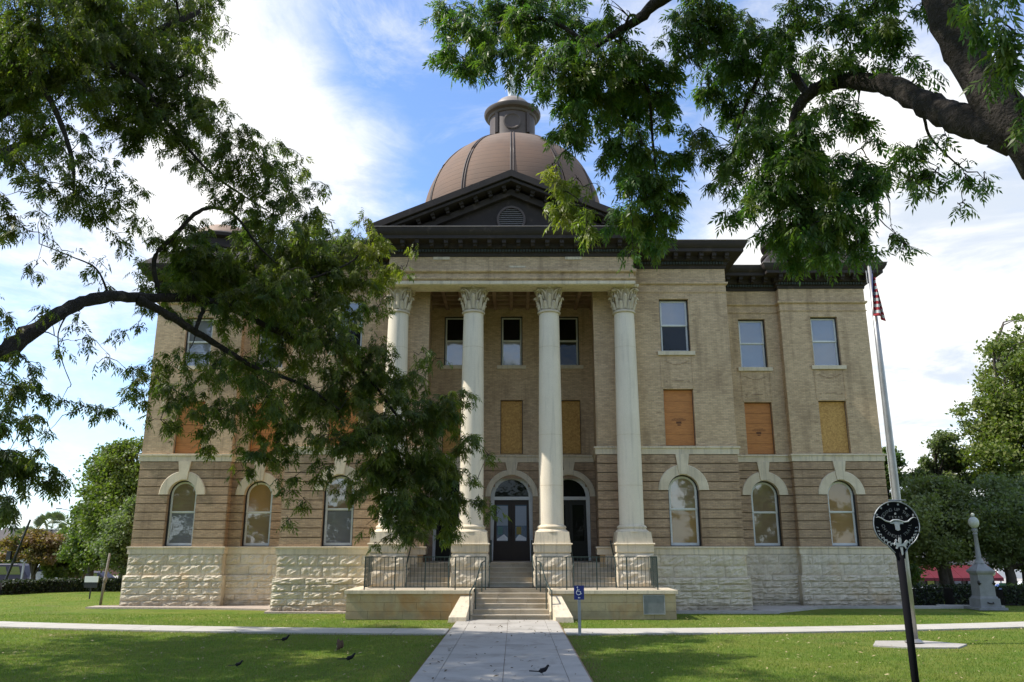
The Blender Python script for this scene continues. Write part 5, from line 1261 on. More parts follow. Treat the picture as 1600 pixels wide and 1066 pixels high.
# right pecan tree
LEFT = False
RT = thing('pecan_tree', (9.6, 8.6, 0), 'big pecan tree at the right with thick leaning trunk and boughs overhead', 'tree', None)
limbsR = [([(9.6, 8.6, -.3), (9.4, 8.6, 2.0)]+[tuple(at(x, y, D)) for x, y, D in ((1720, 480, 9), (1665, 310, 9.1), (1590, 210, 9.2), (1524, 110, 9.3), (1466, -10, 9.4), (1390, -200, 9.6))], [.60, .50, .34, .28, .29, .255, .24, .20], 'trunk'),
          lim([(1590, 215, 9.2), (1540, 200, 9.4), (1490, 182, 9.8), (1440, 160, 10.3), (1390, 137, 10.8), (1340, 127, 11.3), (1300, 130, 11.7), (1262, 150, 12), (1240, 190, 12.2), (1245, 260, 12.4), (1270, 330, 12.5)], [.24, .21, .19, .17, .155, .14, .13, .11, .08, .05, .03]),
          lim([(1262, 150, 12), (1235, 110, 12.3), (1205, 80, 12.6), (1170, 60, 12.8), (1110, 90, 13.4)], [.07, .06, .05, .04, .02]),
          lim([(1400, -200, 9.6), (1240, -120, 10.5), (1120, -50, 11.5), (1040, -5, 12.3), (1000, 28, 12.6), (965, 52, 12.9), (930, 75, 13.1), (900, 110, 13.3), (895, 180, 13.4)], [.20, .17, .14, .11, .09, .075, .055, .04, .02]),
          lim([(1000, 28, 12.6), (985, 25, 12.6), (975, 45, 12.7)], [.03, .03, .02]),
          lim([(965, 52, 12.9), (1010, 130, 13.2), (1020, 220, 13.6), (1030, 310, 14)], [.045, .035, .025, .012]),
          lim([(930, 75, 13.1), (850, 30, 13.4), (760, 40, 13.8), (700, 60, 14)], [.045, .035, .025, .012]),
          lim([(1205, 80, 12.6), (1160, 180, 13), (1140, 260, 13.2)], [.04, .03, .012]),
          lim([(1440, 160, 10.3), (1450, 210, 10.6), (1480, 245, 10.8), (1510, 270, 11)], [.03, .02, .015, .008])]
RB = [(700, 28, 34, 1.7, 14), (692, 78, 24, 1.5, 14), (735, 60, 44, 1.9, 14), (735, 98, 26, 1.4, 14), (785, 30, 50, 1.9, 13.8), (845, 25, 52, 2.1, 13.6), (822, 95, 32, 1.7, 13.6), (778, 85, 30, 1.4, 13.8), (800, 120, 13, .5, 13.8), (895, 40, 50, 2.0, 13.4), (868, 115, 42, 2.0, 13.4), (925, 105, 48, 2.1, 13.3), (980, 115, 48, 2.0, 13.2), (960, 25, 26, .8, 13.2),
      (1030, 120, 38, 2.0, 13.2), (895, 160, 38, 2.0, 13.4), (892, 205, 30, 1.8, 13.5), (955, 170, 44, 1.9, 13.4), (1018, 170, 36, 1.8, 13.4), (930, 140, 40, 1.8, 13.4), (960, 225, 36, 1.5, 13.6), (1005, 225, 36, 1.3, 13.6), (1040, 250, 32, 1.3, 13.7), (985, 265, 36, 1.6, 13.7), (1035, 290, 38, 1.8, 13.8), (985, 300, 36, 1.6, 13.8), (1025, 340, 36, 1.7, 14), (970, 345, 26, 1.4, 14), (1000, 372, 30, 1.5, 14), (1050, 360, 22, 1.2, 14), (985, 400, 10, .7, 14),
      (868, 285, 26, 1.1, 14, .5), (880, 325, 32, 1.3, 14, .55), (912, 292, 20, 1.0, 14, .4), (915, 345, 26, 1.3, 14, .35), (870, 255, 10, .7, 14, .4), (1075, 60, 44, 1.7, 13), (1095, 15, 38, 1.7, 12.8), (1140, 38, 44, 1.7, 12.8), (1120, 92, 42, 1.5, 13), (1180, 62, 42, 1.5, 12.6), (1168, 110, 42, 1.5, 12.8), (1222, 75, 36, 1.3, 12.3), (1118, 150, 30, 1.1, 13.2), (1165, 170, 38, 1.5, 13), (1100, 200, 26, .9, 13.3),
      (1110, 240, 30, 1.1, 13.3), (1140, 270, 34, 1.3, 13.2), (1185, 225, 46, 1.9, 12.8), (1165, 320, 26, 1.3, 13), (1212, 290, 50, 2.3, 12.6), (1262, 235, 50, 2.2, 12.4), (1282, 290, 50, 2.3, 12.4), (1235, 350, 42, 2.4, 12.6), (1192, 365, 18, 1.4, 12.8), (1290, 340, 42, 2.2, 12.4), (1258, 388, 36, 2.1, 12.5), (1305, 385, 32, 1.9, 12.3), (1345, 360, 28, 1.5, 12), (1350, 395, 22, 1.3, 12), (1388, 372, 17, .9, 11.8), (1410, 385, 10, .7, 11.7),
      (1340, 298, 34, 1.6, 12), (1365, 262, 40, 1.4, 11.6), (1418, 240, 34, 1.2, 11.2), (1350, 200, 32, .9, 11.6), (1305, 185, 42, 1.4, 12), (1465, 262, 24, 1.2, 11), (1505, 272, 20, 1.1, 10.8), (1538, 282, 14, .9, 10.8), (1435, 290, 18, .9, 11), (1503, 318, 8, .8, 10.8), (1465, 220, 16, .7, 10.8), (1250, 18, 42, 1.5, 12), (1308, 38, 42, 1.3, 11.6), (1360, 18, 44, 1.7, 11), (1408, 38, 34, 1.6, 10.8), (1290, 92, 38, .9, 11.8), (1350, 92, 38, 1.2, 11.2),
      (1398, 95, 30, 1.2, 10.8), (1440, 110, 16, .8, 10.4), (1220, 142, 38, 1.4, 12.4), (1200, 180, 30, 1.4, 12.6), (1545, 25, 40, 1.5, 8.6), (1585, 55, 34, 1.7, 8.2), (1592, 110, 26, 1.3, 8), (1555, 110, 18, .9, 7.6), (1590, 165, 20, 1.2, 7.4), (1592, 200, 14, 1.0, 7.4), (1500, -10, 20, 1, 9), (1450, 5, 16, 1.2, 10.2)]
offR = []
for _ in range(26):
    x = r2.uniform(-1, 13); y = r2.uniform(5, 13); z = r2.uniform(11.5, 17)
    if z < 3+y*.80 and y > 6: continue
    offR.append(((x, y, z), r2.uniform(1.1, 1.7), .7, 0))
near_tree(RT, limbsR, PB(RB, 0, 1.0)+offR, m_leafR, '')

# ------------------------------------------------------------------ background trees
def quads(P, size, tone, name, m, parent, kind='stuff', elong=1.4):
    n = len(P); az = rng.uniform(0, 6.28, n); pi_ = rng.uniform(-1.2, 1.2, n); ro = rng.uniform(-1.2, 1.2, n); Rm = rotm(az, pi_, ro)
    q = np.array([(-.5*elong, 0, 0), (0, .42, .06), (.5*elong, 0, 0), (0, -.42, .06)])
    V = (np.einsum('nij,vj->nvi', Rm, q)*size[:, None, None]+P[:, None, :]).reshape(-1, 3)
    return fast_mesh(name, V, np.arange(len(V)).reshape(-1, 4), m, np.repeat(tone, 4, axis=0), parent, kind)
def far_tree(x, y, h, rad, label, m=m_leafB, trunk_h=None, n=16000, size=.22, tone=(.4, .1, 0), nclump=110, nm='broadleaf_tree', lowest=.12, grp=None, shape=1.0, px=None, dens=1.0):
    g0 = gz(x, y); h = h-g0
    o = thing(nm, (x, y, 0), label, 'tree', grp)
    th = trunk_h or h*.35
    tr = MB(); tr.tube([(x, y, -.1), (x+.1, y, th*.5), (x, y+.1, th), (x+.05, y, h*.75)], [rad*.07+.08, rad*.06+.05, rad*.05+.04, .05], 10)
    tr.build('trunk', m_bark2, o, True)
    lb = MB()
    cl = []
    for i in range(nclump):
        a = rng.uniform(0, 6.28); v = rng.uniform(0, 1)
        zc = h*(lowest+(1-lowest)*v); prof_ = math.sin(math.pi*min(1, (.12+.86*v)**.75))**.6*shape
        rr = rad*prof_*rng.uniform(.3, 1.0)*(1+.22*math.sin(3*a+v*9+x)); cl.append((x+rr*math.cos(a), y+rr*math.sin(a)*.9, zc, rad*(.09+.17*rng.random()**2)))
    if px:
        cl = []
        for bx_, by_, br_ in px:
            for q in range(max(4, int(br_/3.2))):
                d_ = y+random.gauss(0, rad*.33); a_ = random.uniform(0, 6.28); w_ = br_*math.sqrt(random.random())*.85
                p_ = at(bx_+w_*math.cos(a_), by_+w_*math.sin(a_), d_); cl.append((p_.x, p_.y, p_.z-g0, br_/F*y*random.uniform(.35, .85)))
        nclump = len(cl)
    for cx, cy, cz, cr in cl[::max(1, len(cl)//45)]:
        lb.tube([(x, y, max(th*.7, cz-rad*.6)), ((x+cx)/2, (y+cy)/2, cz-.1*rad), (cx, cy, cz)], [.07, .05, .02], 5, False)
    lb.build('limb', m_bark2, o)
    wt = np.array([c_[3]**2 for c_ in cl]); idx = rng.choice(len(cl), n, p=wt/wt.sum()); CL = np.array(cl)[idx]
    u = np.clip(rng.normal(0, .58, (n, 3)), -1.5, 1.5)
    P = CL[:, :3]+u*CL[:, 3:4]*np.array([1.15, 1.1, .75])
    P = P[P[:, 2] > .4]; n2 = len(P); idx = idx[:n2]
    ct = rng.uniform(-.5, .5, nclump); T = np.stack([np.clip(tone[0]+ct[idx]+rng.normal(0, .15, n2), 0, 1), np.clip(tone[1]+rng.normal(0, .1, n2), 0, 1), np.clip(tone[2]+rng.normal(0, .08, n2), 0, 1)], -1)
    quads(P, size*rng.uniform(.6, 1.3, n2), T, 'crown', m, o); o.location.z = g0
    return o
def gx(px, D): return at(px, 880, D).x
def hz_(py, D): return at(800, py, D).z
far_tree(gx(192, 54), 54, hz_(690, 54)-.3, 3.4, 'tall green tree rising beside the left corner of the courthouse', n=46000, size=.17, tone=(.55, .2, 0), px=[(208, 703, 16), (190, 712, 18), (168, 708, 16), (152, 728, 12), (178, 745, 30), (208, 755, 30), (148, 765, 18), (165, 790, 30), (200, 800, 32), (150, 815, 24), (180, 835, 30), (210, 845, 24)])
far_tree(gx(140, 57), 57, hz_(775, 57), 2.9, 'lower bushy tree just left of the tall tree at the courthouse corner', n=20000, size=.17, tone=(.45, .12, 0), px=[(136, 790, 14), (125, 815, 18), (145, 830, 24), (115, 845, 16), (135, 862, 22), (160, 865, 22), (108, 868, 12)])
far_tree(gx(202, 50), 50, hz_(790, 50), 2.4, 'grey-green willowy tree tucked against the left corner of the courthouse', m=m_leafO, n=18000, size=.14, tone=(.3, .0, 0), px=[(205, 795, 16), (185, 815, 20), (205, 830, 24), (178, 850, 20), (198, 868, 20), (170, 872, 14)])
far_tree(gx(52, 60), 60, hz_(836, 60), 2.3, 'rounded crape myrtle with reddish leaves behind the left hedge', m=m_leafM, n=15000, size=.17, tone=(.5, .15, .2), nm='crape_myrtle', lowest=.60)
far_tree(gx(98, 62), 62, hz_(838, 62), 1.9, 'small green tree between the crape myrtle and the tall trees', n=6000, size=.24, tone=(.4, .1, .1), lowest=.35)
far_tree(gx(5, 75), 75, hz_(848, 75), 2.6, 'low green shrub tree at the far left edge behind the purple van', n=5000, size=.26, tone=(.5, .2, 0), lowest=.3)
# right side
far_tree(gx(1600, 46), 46, hz_(492, 46), 4.0, 'tall bright green tree at the right edge, highest of the background trees', n=52000, size=.17, tone=(.55, .25, 0), px=[(1594, 505, 12), (1600, 530, 22), (1562, 535, 18), (1550, 555, 14), (1580, 565, 30), (1610, 590, 34), (1548, 590, 16), (1535, 600, 10), (1565, 610, 26), (1545, 640, 20), (1525, 632, 14), (1505, 645, 12), (1512, 668, 14), (1535, 680, 22), (1580, 660, 36), (1615, 690, 40), (1570, 710, 34), (1530, 715, 18), (1600, 750, 36), (1550, 750, 22), (1640, 640, 50), (1650, 740, 50), (1640, 560, 30)])
far_tree(gx(1478, 50), 50, hz_(672, 50), 2.6, 'open airy tree with sky showing through left of the tallest right tree', m=m_leafO, n=15000, size=.15, tone=(.25, 0, 0), px=[(1476, 680, 12), (1470, 700, 16), (1485, 715, 18), (1452, 722, 14), (1440, 742, 16), (1465, 745, 18), (1500, 728, 12), (1515, 750, 16), (1490, 755, 18), (1425, 755, 12)])
far_tree(gx(1468, 43), 43, hz_(750, 43), 3.2, 'wide grey-green live oak spreading between the flagpole and the lamp', m=m_leafO, n=46000, size=.13, tone=(.6, .2, 0), px=[(1415, 775, 18), (1445, 768, 20), (1480, 762, 22), (1510, 775, 22), (1400, 800, 18), (1435, 800, 30), (1475, 800, 34), (1515, 810, 30), (1405, 830, 20), (1440, 838, 28), (1480, 842, 30), (1420, 862, 16), (1455, 872, 16), (1500, 862, 18)])
far_tree(gx(1572, 42), 42, hz_(740, 42), 3.2, 'dense dark live oak behind the lamp monument', m=m_leafO, n=46000, size=.13, tone=(.25, .03, 0), px=[(1545, 765, 18), (1580, 765, 24), (1610, 775, 26), (1540, 800, 24), (1575, 805, 32), (1610, 820, 30), (1545, 835, 26), (1585, 845, 30), (1560, 872, 18), (1600, 872, 20), (1530, 858, 14), (1650, 800, 40), (1650, 860, 30)])
far_tree(gx(1400, 56), 56, hz_(705, 56), 2.3, 'dark green tree showing just past the right corner of the courthouse', n=16000, size=.2, tone=(.3, .05, 0), lowest=.2)
for i_, (tx_, ty_, th_, tr_) in enumerate(((-15, -12, 13, 5), (-6.5, -16, 12, 4.5), (3.5, -13, 13.5, 5), (12, -17, 12, 5), (21, -12, 13, 5), (-25, -14, 13, 6), (-34, -15, 13, 6), (-44, -12, 12, 5), (31, -15, 13, 5), (41, -12, 13, 6), (-11, -24, 14, 5), (8, -25, 14, 5))): far_tree(tx_, ty_, th_, tr_, (['tall','bushy','rounded','broad','sparse','high'][i_ % 6]+' tree opposite the courthouse, '+['due south','south-west','near the walk line','south-east','behind the walk','east end','far west','westernmost','further east','easternmost','back row west','back row east'][i_]+', mirrored in its windows'), n=5000, size=.5, lowest=.2, grp='trees across the street mirrored in the windows', nclump=60)
far_tree(gx(1720, 48), 48, 9, 4.5, 'green tree mostly outside the right edge of the view', n=6000, size=.35, tone=(.4, .1, 0), lowest=.3)
# hedges
def hedge(pts, h, w, label, ends=()):
    o = thing('hedge', (*pts[0], 0), label, 'hedge', 'clipped hedges round the lawn')
    P = []; core = MB()
    for (x0, y0), (x1, y1) in zip(pts[:-1], pts[1:]):
        L = math.hypot(x1-x0, y1-y0); d = Vector(((x1-x0)/L, (y1-y0)/L)); nrm = Vector((-d.y, d.x))
        a = Vector((x0, y0)); b = Vector((x1, y1)); ww = w/2-.07
        core.hexa([(*(a-nrm*ww), 0), (*(b-nrm*ww), 0), (*(b+nrm*ww), 0), (*(a+nrm*ww), 0)], [(*(a-nrm*ww), h-.08), (*(b-nrm*ww), h-.08), (*(b+nrm*ww), h-.08), (*(a+nrm*ww), h-.08)])
        n = int(L*520); t = rng.random(n)*L; s = rng.choice([0, 1, 2], n, p=[.55, .1, .35]); 
        off = np.where(s == 0, -w/2, np.where(s == 1, w/2, rng.uniform(-w/2, w/2, n)))+rng.normal(0, .035, n); z = np.where(s == 2, h, rng.uniform(.02, h, n))+rng.normal(0, .035, n)+.03*np.sin(t*1.7)
        P.append(np.stack([x0+d.x*t+nrm.x*off, y0+d.y*t+nrm.y*off, z], -1))
    core.build('hedge_core', m_dark, o)
    P = np.concatenate(P); n = len(P); T = np.stack([rng.random(n), np.clip(rng.normal(-.02, .1, n), 0, 1), np.zeros(n)], -1)
    quads(P, rng.uniform(.06, .13, n), T, 'foliage', m_hedge, o)
hedge([(-46, 44), (gx(0, 46.5), 46.5), (gx(70, 49), 49), (gx(130, 50.2), 50.2), (-17.8, 50.6)], .68, .9, 'long clipped dark hedge along the far left side of the lawn')
hedge([(18.4, 38.4), (gx(1460, 38.4), 38.4)], .80, .8, 'dark hedge section between the flagpole and the gap before the red awning')
hedge([(gx(1474, 38.4), 38.4), (gx(1520, 38.6), 38.6)], .82, .8, 'short dark hedge section directly left of the lamp monument')
hedge([(gx(1552, 38.6), 38.6), (31, 39), (44, 39.5)], .76, .8, 'dark hedge section right of the lamp monument')
o_ = MB(); n = 900; cpx = gx(1578, 39.5); P = np.stack([cpx+rng.normal(0, .35, n), 39.5+rng.normal(0, .3, n), np.abs(rng.normal(.35, .22, n))], -1)
sb = thing('shrub', (cpx, 39.5, 0), 'loose green shrub growing in front of the hedge at the far right', 'shrub')
quads(P, rng.uniform(.1, .22, n), np.stack([rng.random(n), rng.random(n)*.2, np.zeros(n)], -1), 'foliage', m_leafB, sb)
# palms
def palm(x, y, h, r, label, grp='palm trees across the street'):
    g0 = gz(x, y); h = h-g0; o = thing('palm_tree', (x, y, 0), label, 'palm tree', grp)
    MB().tube([(x, y, 0), (x+.05, y, h*.5), (x, y, h-.2)], [.26, .18, .15], 10).build('trunk', m_bark2, o, True)
    V = []
    for i in range(22):
        a = rng.uniform(0, 6.28); up_ = rng.uniform(-.6, 1.3); c0 = np.array([x, y, h]); d = np.array([math.cos(a)*math.cos(up_), math.sin(a)*math.cos(up_), math.sin(up_)])
        e = c0+d*r*.55; sd_ = np.cross(d, [0, 0, 1]); sd_ /= np.linalg.norm(sd_)+1e-6; nn = np.cross(sd_, d); ra_ = rng.uniform(-1.3, 1.3); sd_ = sd_*math.cos(ra_)+nn*math.sin(ra_); nn = np.cross(sd_, d)
        V += [c0-sd_*.02, c0+sd_*.02, e+sd_*.02, e-sd_*.02]
        for k in range(13):
            f = (k-6)/6*1.25; dd = d*math.cos(f)+sd_*math.sin(f); tip = e+dd*r*.55+np.array([0, 0, -.10*r*(abs(f)+.4)]); w_ = np.cross(dd, nn); 
            m_ = e+dd*r*.30
            V += [e, m_+w_*.045*r, tip, m_-w_*.045*r]
    V = np.array(V); n = len(V)//4; T = np.stack([rng.random(n), rng.random(n)*.2, np.zeros(n)], -1)
    fast_mesh('fronds', V, np.arange(len(V)).reshape(-1, 4), m_palm, np.repeat(T, 4, axis=0), o, None); o.location.z = g0
palm(gx(71, 92), 92, hz_(825, 92), 2.0, 'tallest fan palm, left of the street light'); palm(gx(97, 90), 90, hz_(836, 90), 1.6, 'middle fan palm just left of the street light pole'); palm(gx(33, 95), 95, hz_(842, 95), 1.6, 'low fan palm above the reddish crape myrtle')
# street light
sx = gx(110, 85); Z0 = hz_(800, 85)
Sl = thing('street_light', (sx, 85, 0), 'grey street light with a long arm reaching left over the street', 'street light')
MB().tube([(sx, 85, gz(sx, 85)), (sx, 85, Z0)], .17, 10).build('pole', m_galv, Sl)
MB().tube([(sx, 85, Z0-.3), (sx-.8, 85, Z0+.15), (sx-1.9, 85, Z0+.35)], .05, 8).build('arm', m_galv, Sl)
MB().box(sx-2.3, sx-1.8, 84.85, 85.15, Z0+.28, Z0+.40).build('lamp_head', m_galv, Sl)
up_x = gx(18, 58); Up = thing('utility_pole', (up_x, 58, 0), 'dark leaning post with signal boxes at the far left behind the hedge', 'pole')
MB().tube([(up_x-.6, 58, gz(up_x, 58)), (up_x+.8, 58, hz_(812, 58))], [.10, .07], 8).build('pole', m_black, Up); MB().box(up_x-.45, up_x-.15, 57.85, 58.05, 1.7, 2.3).build('signal_box', m_black, Up)
# wooden lean post + small sign on left lawn
wx = -18.9; wp = MB().tube([(wx-.06, 38.4, 0), (wx, 38.4, 1.1), (wx+.09, 38.4, 2.3)], [.065, .06, .05], 8).tube([(wx+.0, 38.4, 1.0), (wx+.04, 38.4, 1.25)], .085, 8).build('wooden_post', mottled('weathered_wood', (.26, .22, .18), (.2, .17, .14), 4, .9, .5, 30, .01), None, True); tag(wp, 'thin weathered grey post leaning on the lawn left of the courthouse', 'post')
ss = thing('lawn_sign', (-21.75, 42.8, 0), 'small white sign on a dark stake in front of the left hedge', 'sign')
MB().box(-21.78, -21.72, 42.78, 42.82, 0, .8).build('stake', m_black, ss); MB().box(-22.1, -21.4, 42.75, 42.78, .82, 1.12).build('sign_panel', m_white, ss); MB().box(-22.08, -21.42, 42.76, 42.79, .55, .80).build('lower_panel', m_black, ss)
# utility box / buildings on the left
def gbuild(name, x0, x1, y0, y1, h, m, label, roof=None, wins=()):
    g0 = gz((x0+x1)/2, y0); h = h-g0; o = thing(name, ((x0+x1)/2, y0, 0), label, 'building'); o.location.z = g0; MB().box(x0, x1, y0, y1, 0, h).build('wall', m, o)
    MB().box(x0-.1, x1+.1, y0-.1, y1+.1, h, h+.25).build('parapet', m_conc, o)
    if roof:
        r_ = MB(); xm = (x0+x1)/2; r_.hexa([(x0-.3, y0-.3, h+.25), (x1+.3, y0-.3, h+.25), (x1+.3, y1+.3, h+.25), (x0-.3, y1+.3, h+.25)], [(xm-.1, y0+2, h+roof), (xm+.1, y0+2, h+roof), (xm+.1, y1-2, h+roof), (xm-.1, y1-2, h+roof)]); r_.build('roof', m_roofd, o)
    for a, b, c, d in wins: 
        f = MB().box(a, b, y0-.06, y0+.02, c, d).build('window', m_frame, o); MB().box(a+.1, b-.1, y0-.08, y0-.061, c+.1, d-.1).build('pane', m_cargl, f)
    return o
bx = gx(122, 100); gbuild('brick_building', bx, bx+14, 100, 112, hz_(782, 100), m_redbr, 'dark red brick building behind the trees at the left', None, [(bx+1, bx+2.2, 4, 6)])
b0 = gx(-60, 100); gbuild('shop_building', b0, gx(28, 100), 100, 115, hz_(850, 100)-1, m_shopw, 'low pale building with a grey pitched roof at the far left', 3.0, [(b0+2+3*i, b0+4+3*i, .8, 2.6) for i in range(3)])
gbuild('shop_building', gx(62, 105), gx(118, 105), 105, 115, hz_(857, 105), m_shopw, 'small light building between the palms', .7, [])
# canopies (fuel-pump like shelters)
for i, (px, lab) in enumerate(((65, 'flat roofed street shelter on posts behind the crape myrtle'), (112, 'flat roofed street shelter on posts nearer the courthouse'))):
    x = gx(px, 64.3); o = thing('street_shelter', (x, 64.3, .1), lab, 'shelter', 'street shelters'); g0 = gz(x, 64.3)+.14
    zt = hz_(874, 64.3)
    MB().box(x-1.35, x+1.35, 63.5, 65.1, zt-.2, zt+.05).build('roof', m_galv, o)
    for dx, dy in ((-1.1, -.6), (1.1, -.6), (-1.1, .6), (1.1, .6)): MB().box(x+dx-.06, x+dx+.06, 64.3+dy-.06, 64.3+dy+.06, g0, zt-.2).build('post', m_black if i else m_galv, o)
    MB().box(x-1.0, x+1.0, 64.6, 64.64, g0+.7, g0+1.5).build('bench_back', m_redbr if i else m_galv, o); MB().box(x-1.0, x+1.0, 64.2, 64.6, g0+.45, g0+.53).build('bench_seat', m_galv, o)
# vehicles
def vehicle(x, y, L, Hh, m, label, kind='car', d=1, name='parked_car'):
    o = thing(name, (x, y, 0), label, 'van' if kind == 'van' else ('truck' if kind == 'pickup' else 'car')); o.location.z = gz(x, y)+.03
    w = .88; z0 = .32; zb = Hh*.55
    if kind == 'van': prof_ = [(-L/2, z0), (L/2, z0), (L/2, Hh*.42), (L*.42, Hh*.50), (L*.30, Hh*.93), (L*.22, Hh), (-L*.47, Hh), (-L/2, Hh*.9)]
    elif kind == 'pickup': prof_ = [(-L/2, z0+.1), (L/2, z0), (L/2, Hh*.5), (L*.27, Hh*.58), (L*.16, Hh*.97), (-L*.08, Hh), (-L*.12, Hh*.58), (-L/2, Hh*.56)]
    else: prof_ = [(-L/2, z0), (L/2, z0), (L/2, Hh*.48), (L*.30, Hh*.60), (L*.14, Hh*.97), (-L*.18, Hh), (-L*.38, Hh*.66), (-L/2, Hh*.60)]
    b = MB(); b.prism([(x+d*u, v) for u, v in (prof_ if d > 0 else prof_[::-1])], y-w, y+w); bo = b.build('body', m, o)
    bv = bo.modifiers.new('bev', 'BEVEL'); bv.width = .07; bv.segments = 3; bv.limit_method = 'ANGLE'
    wl = MB()
    if kind == 'van': sg = [(-.44, -.16), (-.14, .08), (.10, .30)]
    elif kind == 'pickup': sg = [(-.07, .05), (.06, .17)]
    else: sg = [(-.28, -.04), (-.02, .20)]
    for a, c in sg:
        MB().prism([(x+d*L*a, Hh*.60), (x+d*L*c, Hh*.60), (x+d*L*(c-.045), Hh*.90), (x+d*L*(a+.02), Hh*.90)][::d], y-w-.012, y-w+.02).build('side_window', m_cargl, o)
    for u in (-.31, .31):
        q = MB().lathe((0, 0, 0), [(.33, -.1), (.34, -.08), (.34, .08), (.33, .1)], 20); q.v = [(x+u*L+a, y-w+.08+c, .34+b_) for a, b_, c in q.v]; wo_ = q.build('tyre', m_tyre, o, 40)
        q = MB().lathe((0, 0, 0), [(.19, -.115), (.2, -.09)], 14); q.v = [(x+u*L+a, y-w+.08+c, .34+b_) for a, b_, c in q.v]; q.build('wheel_rim', m_rimm, wo_)
    MB().box(x+d*(L/2-.12), x+d*(L/2+.01), y-w+.05, y-w+.4, Hh*.38, Hh*.45).build('headlight', m_head, o); MB().box(x-d*(L/2-.1), x-d*(L/2+.01), y-w+.03, y-w+.25, Hh*.42, Hh*.52).build('tail_light', m_tail, o)
vehicle(gx(15, 69), 69, 5.0, 2.1, m_card, 'dark purple van parked at the far left beyond the hedge', 'van', 1, 'parked_van')
vehicle(gx(48, 70.5), 70.5, 4.9, 1.75, m_carw, 'white pickup truck parked right of the purple van', 'pickup', -1, 'parked_truck')
vehicle(gx(95, 71), 71, 5.2, 2.0, m_carw, 'white van parked behind the street shelters', 'van', 1, 'parked_van')
vehicle(gx(150, 71), 71, 4.6, 1.45, m_card, 'dark car parked in the shade under the left background trees', 'car', 1)
vehicle(gx(1436, 68), 68, 4.4, 1.45, m_carw, 'white car parked in front of the red awning shop', 'car', -1)
vehicle(gx(1575, 70), 70, 4.3, 1.5, m_carb, 'blue car parked near the street name sign at right', 'car', 1); vehicle(gx(1612, 74), 74, 4.5, 1.6, m_carw, 'white car parked at the far right edge behind the blue car', 'car', 1)
# red-awning shop
ya = 80.2; g0 = gz(34, 80)+.14
Sh = thing('awning_shop', (gx(1470, ya), ya, g0), 'shop front with a dark red sloping awning behind the right hedge', 'building')
xa, xb = gx(1392, ya), gx(1548, ya); ht = hz_(866, ya)
MB().box(xa, xb, ya, ya+12, g0, ht).build('wall', m_shopw, Sh); MB().box(xa-.1, xb+.1, ya-.2, ya+12.1, ht, ht+.3).build('parapet', m_conc, Sh)
z1a, z0a = hz_(889, ya), hz_(903, ya-2)
nseg = 7
for i in range(nseg):
    a = xa+.3+(xb-xa-.6)*i/nseg; b = xa+.3+(xb-xa-.6)*(i+1)/nseg-.05
    MB().add([(a, ya-2.2, z0a), (b, ya-2.2, z0a), (b, ya-.01, z1a+.4), (a, ya-.01, z1a+.4), (a, ya-2.2, z0a-.28), (b, ya-2.2, z0a-.28), (b, ya-.01, z0a-.3), (a, ya-.01, z0a-.3)], [(0, 1, 2, 3), (4, 5, 1, 0), (5, 6, 2, 1), (7, 4, 0, 3)]).build('awning_panel', m_awn, Sh)
    f = MB().box(a+.15, b-.15, ya-.07, ya, g0+.4, z0a-.25).build('shop_window', m_black, Sh); MB().box(a+.3, b-.3, ya-.1, ya-.071, g0+.55, z0a-.35).build('pane', m_cargl, f)
for i in range(4): x = xa+.6+(xb-xa-1.2)*i/3; MB().tube([(x, ya-2.1, g0), (x, ya-2.1, z0a-.25)], .07, 8).build('awning_post', m_frame, Sh)
gbuild('shop_building', gx(1556, 120), gx(1700, 120), 120, 135, hz_(872, 120), mottled('far_white_wall', (.6, .6, .58), (.55, .55, .53), 1, .8, .1, 10, .01), 'long low white building far behind the street sign at right', None, [])
nx_ = gx(1568, 60); ns = thing('street_name_sign', (nx_, 60, gz(nx_, 60)), 'green street name sign on a post beyond the lamp monument', 'sign'); MB().tube([(nx_, 60, gz(nx_, 60)), (nx_, 60, hz_(911, 60))], .07, 8).build('post', m_galv, ns); MB().box(nx_-.65, nx_+.65, 59.93, 59.96, hz_(916, 60), hz_(911, 60)).build('sign_panel', mat('green_sign', (.01, .10, .05), .5), ns)
l2 = gx(1546, 62); s2 = thing('street_lamp', (l2, 62, 0), 'small street lamp with a globe just right of the lamp monument', 'street lamp'); MB().tube([(l2, 62, gz(l2, 62)), (l2, 62, hz_(898, 62))], .08, 8).build('pole', m_black, s2); MB().sphere((l2, 62, hz_(895, 62)), .25, 12, 8).build('globe', m_globe, s2, True)

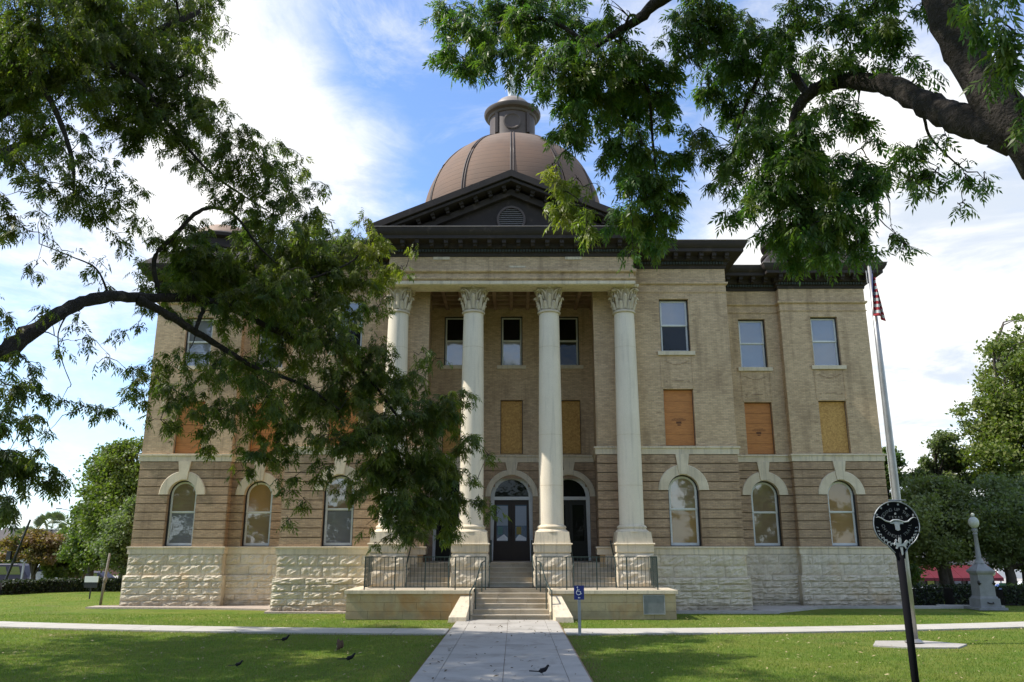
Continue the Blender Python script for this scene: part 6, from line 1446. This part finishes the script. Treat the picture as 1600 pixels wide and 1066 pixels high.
# ------------------------------------------------------------------ grass blades, fallen leaves
n = 230000; Y = np.where(rng.random(n) < .78, 15.5+18*rng.random(n)**1.15, rng.uniform(33, 50, n)); X = (rng.random(n)*2-1)*(.68*Y+1)
ok = ~((X > -1.935) & (X < 1.685)); cy_ = 26.45+.0078*X*X; ok &= ~(np.abs(Y-cy_) < .765); ok &= ~((np.abs(X) < 6.25) & (Y > 30.8)); ok &= ~((np.abs(X) < 2.3) & (Y > 29.8)); ok &= ~((np.abs(X-fx) < 1.35) & (Y > fy-.95) & (Y < fy+.6))
ok &= ~((np.abs(X) < 18.6) & (Y > 33.6)) & (Y < np.where(X < 0, 50, 38)); X, Y = X[ok], Y[ok]; n = len(X); a = rng.uniform(0, 6.28, n); h = rng.uniform(.015, .045, n); w_ = .007; lean = rng.uniform(-.04, .04, (n, 2))
dx, dy = np.cos(a)*w_, np.sin(a)*w_
V = np.stack([np.stack([X-dx, Y-dy, np.full(n, -.02)], -1), np.stack([X+dx, Y+dy, np.full(n, -.02)], -1), np.stack([X+lean[:, 0], Y+lean[:, 1], h], -1)], 1).reshape(-1, 3)
cl_ = .5+.35*np.sin(X*.9+np.sin(Y*.7)*2)*np.cos(Y*.55+X*.3); T = np.stack([np.clip(cl_+rng.normal(0, .25, n), 0, 1), np.clip(rng.normal(.02, .15, n), 0, 1), np.clip(rng.normal(-.05, .12, n), 0, 1)], -1)
o = fast_mesh('grass', V, np.arange(n*3).reshape(-1, 3), m_blade, np.repeat(T, 3, axis=0), None, 'stuff', 3); tag(o, 'short lawn grass blades', 'grass')
def litter(n, xr, yr, z, size, m, nm, lab, cond):
    X = rng.uniform(*xr, n); Y = rng.uniform(*yr, n); ok = cond(X, Y); X, Y = X[ok], Y[ok]; n = len(X)
    az = rng.uniform(0, 6.28, n); Rm = rotm(az, rng.normal(0, .25, n), rng.normal(0, .25, n))
    q = np.array([(-.5, 0, 0), (0, .2, .06), (.5, 0, .02), (0, -.2, .04)]); P = np.stack([X, Y, np.full(n, z)], -1)
    V = (np.einsum('nij,vj->nvi', Rm, q)*(size*rng.uniform(.6, 1.3, n))[:, None, None]+P[:, None, :]).reshape(-1, 3)
    T = np.stack([rng.random(n), np.zeros(n), np.zeros(n)], -1); o = fast_mesh(nm, V, np.arange(len(V)).reshape(-1, 4), m, np.repeat(T, 4, axis=0), None, 'stuff'); tag(o, lab, 'leaves')
litter(1100, (-16, 17), (16, 32), .06, .10, m_fall, 'fallen_leaves', 'pale dry leaves scattered over the lawn', lambda X, Y: ~((X > -2) & (X < 1.75)) & (np.abs(Y-26.45-.0078*X*X) > .85) & ~((np.abs(X) < 6.3) & (Y > 29.8)))
litter(110, (-1.8, 1.55), (16.5, 30.3), .052, .11, m_fall2, 'leaf_litter', 'dark dry leaves lying on the concrete walk', lambda X, Y: X < 99)
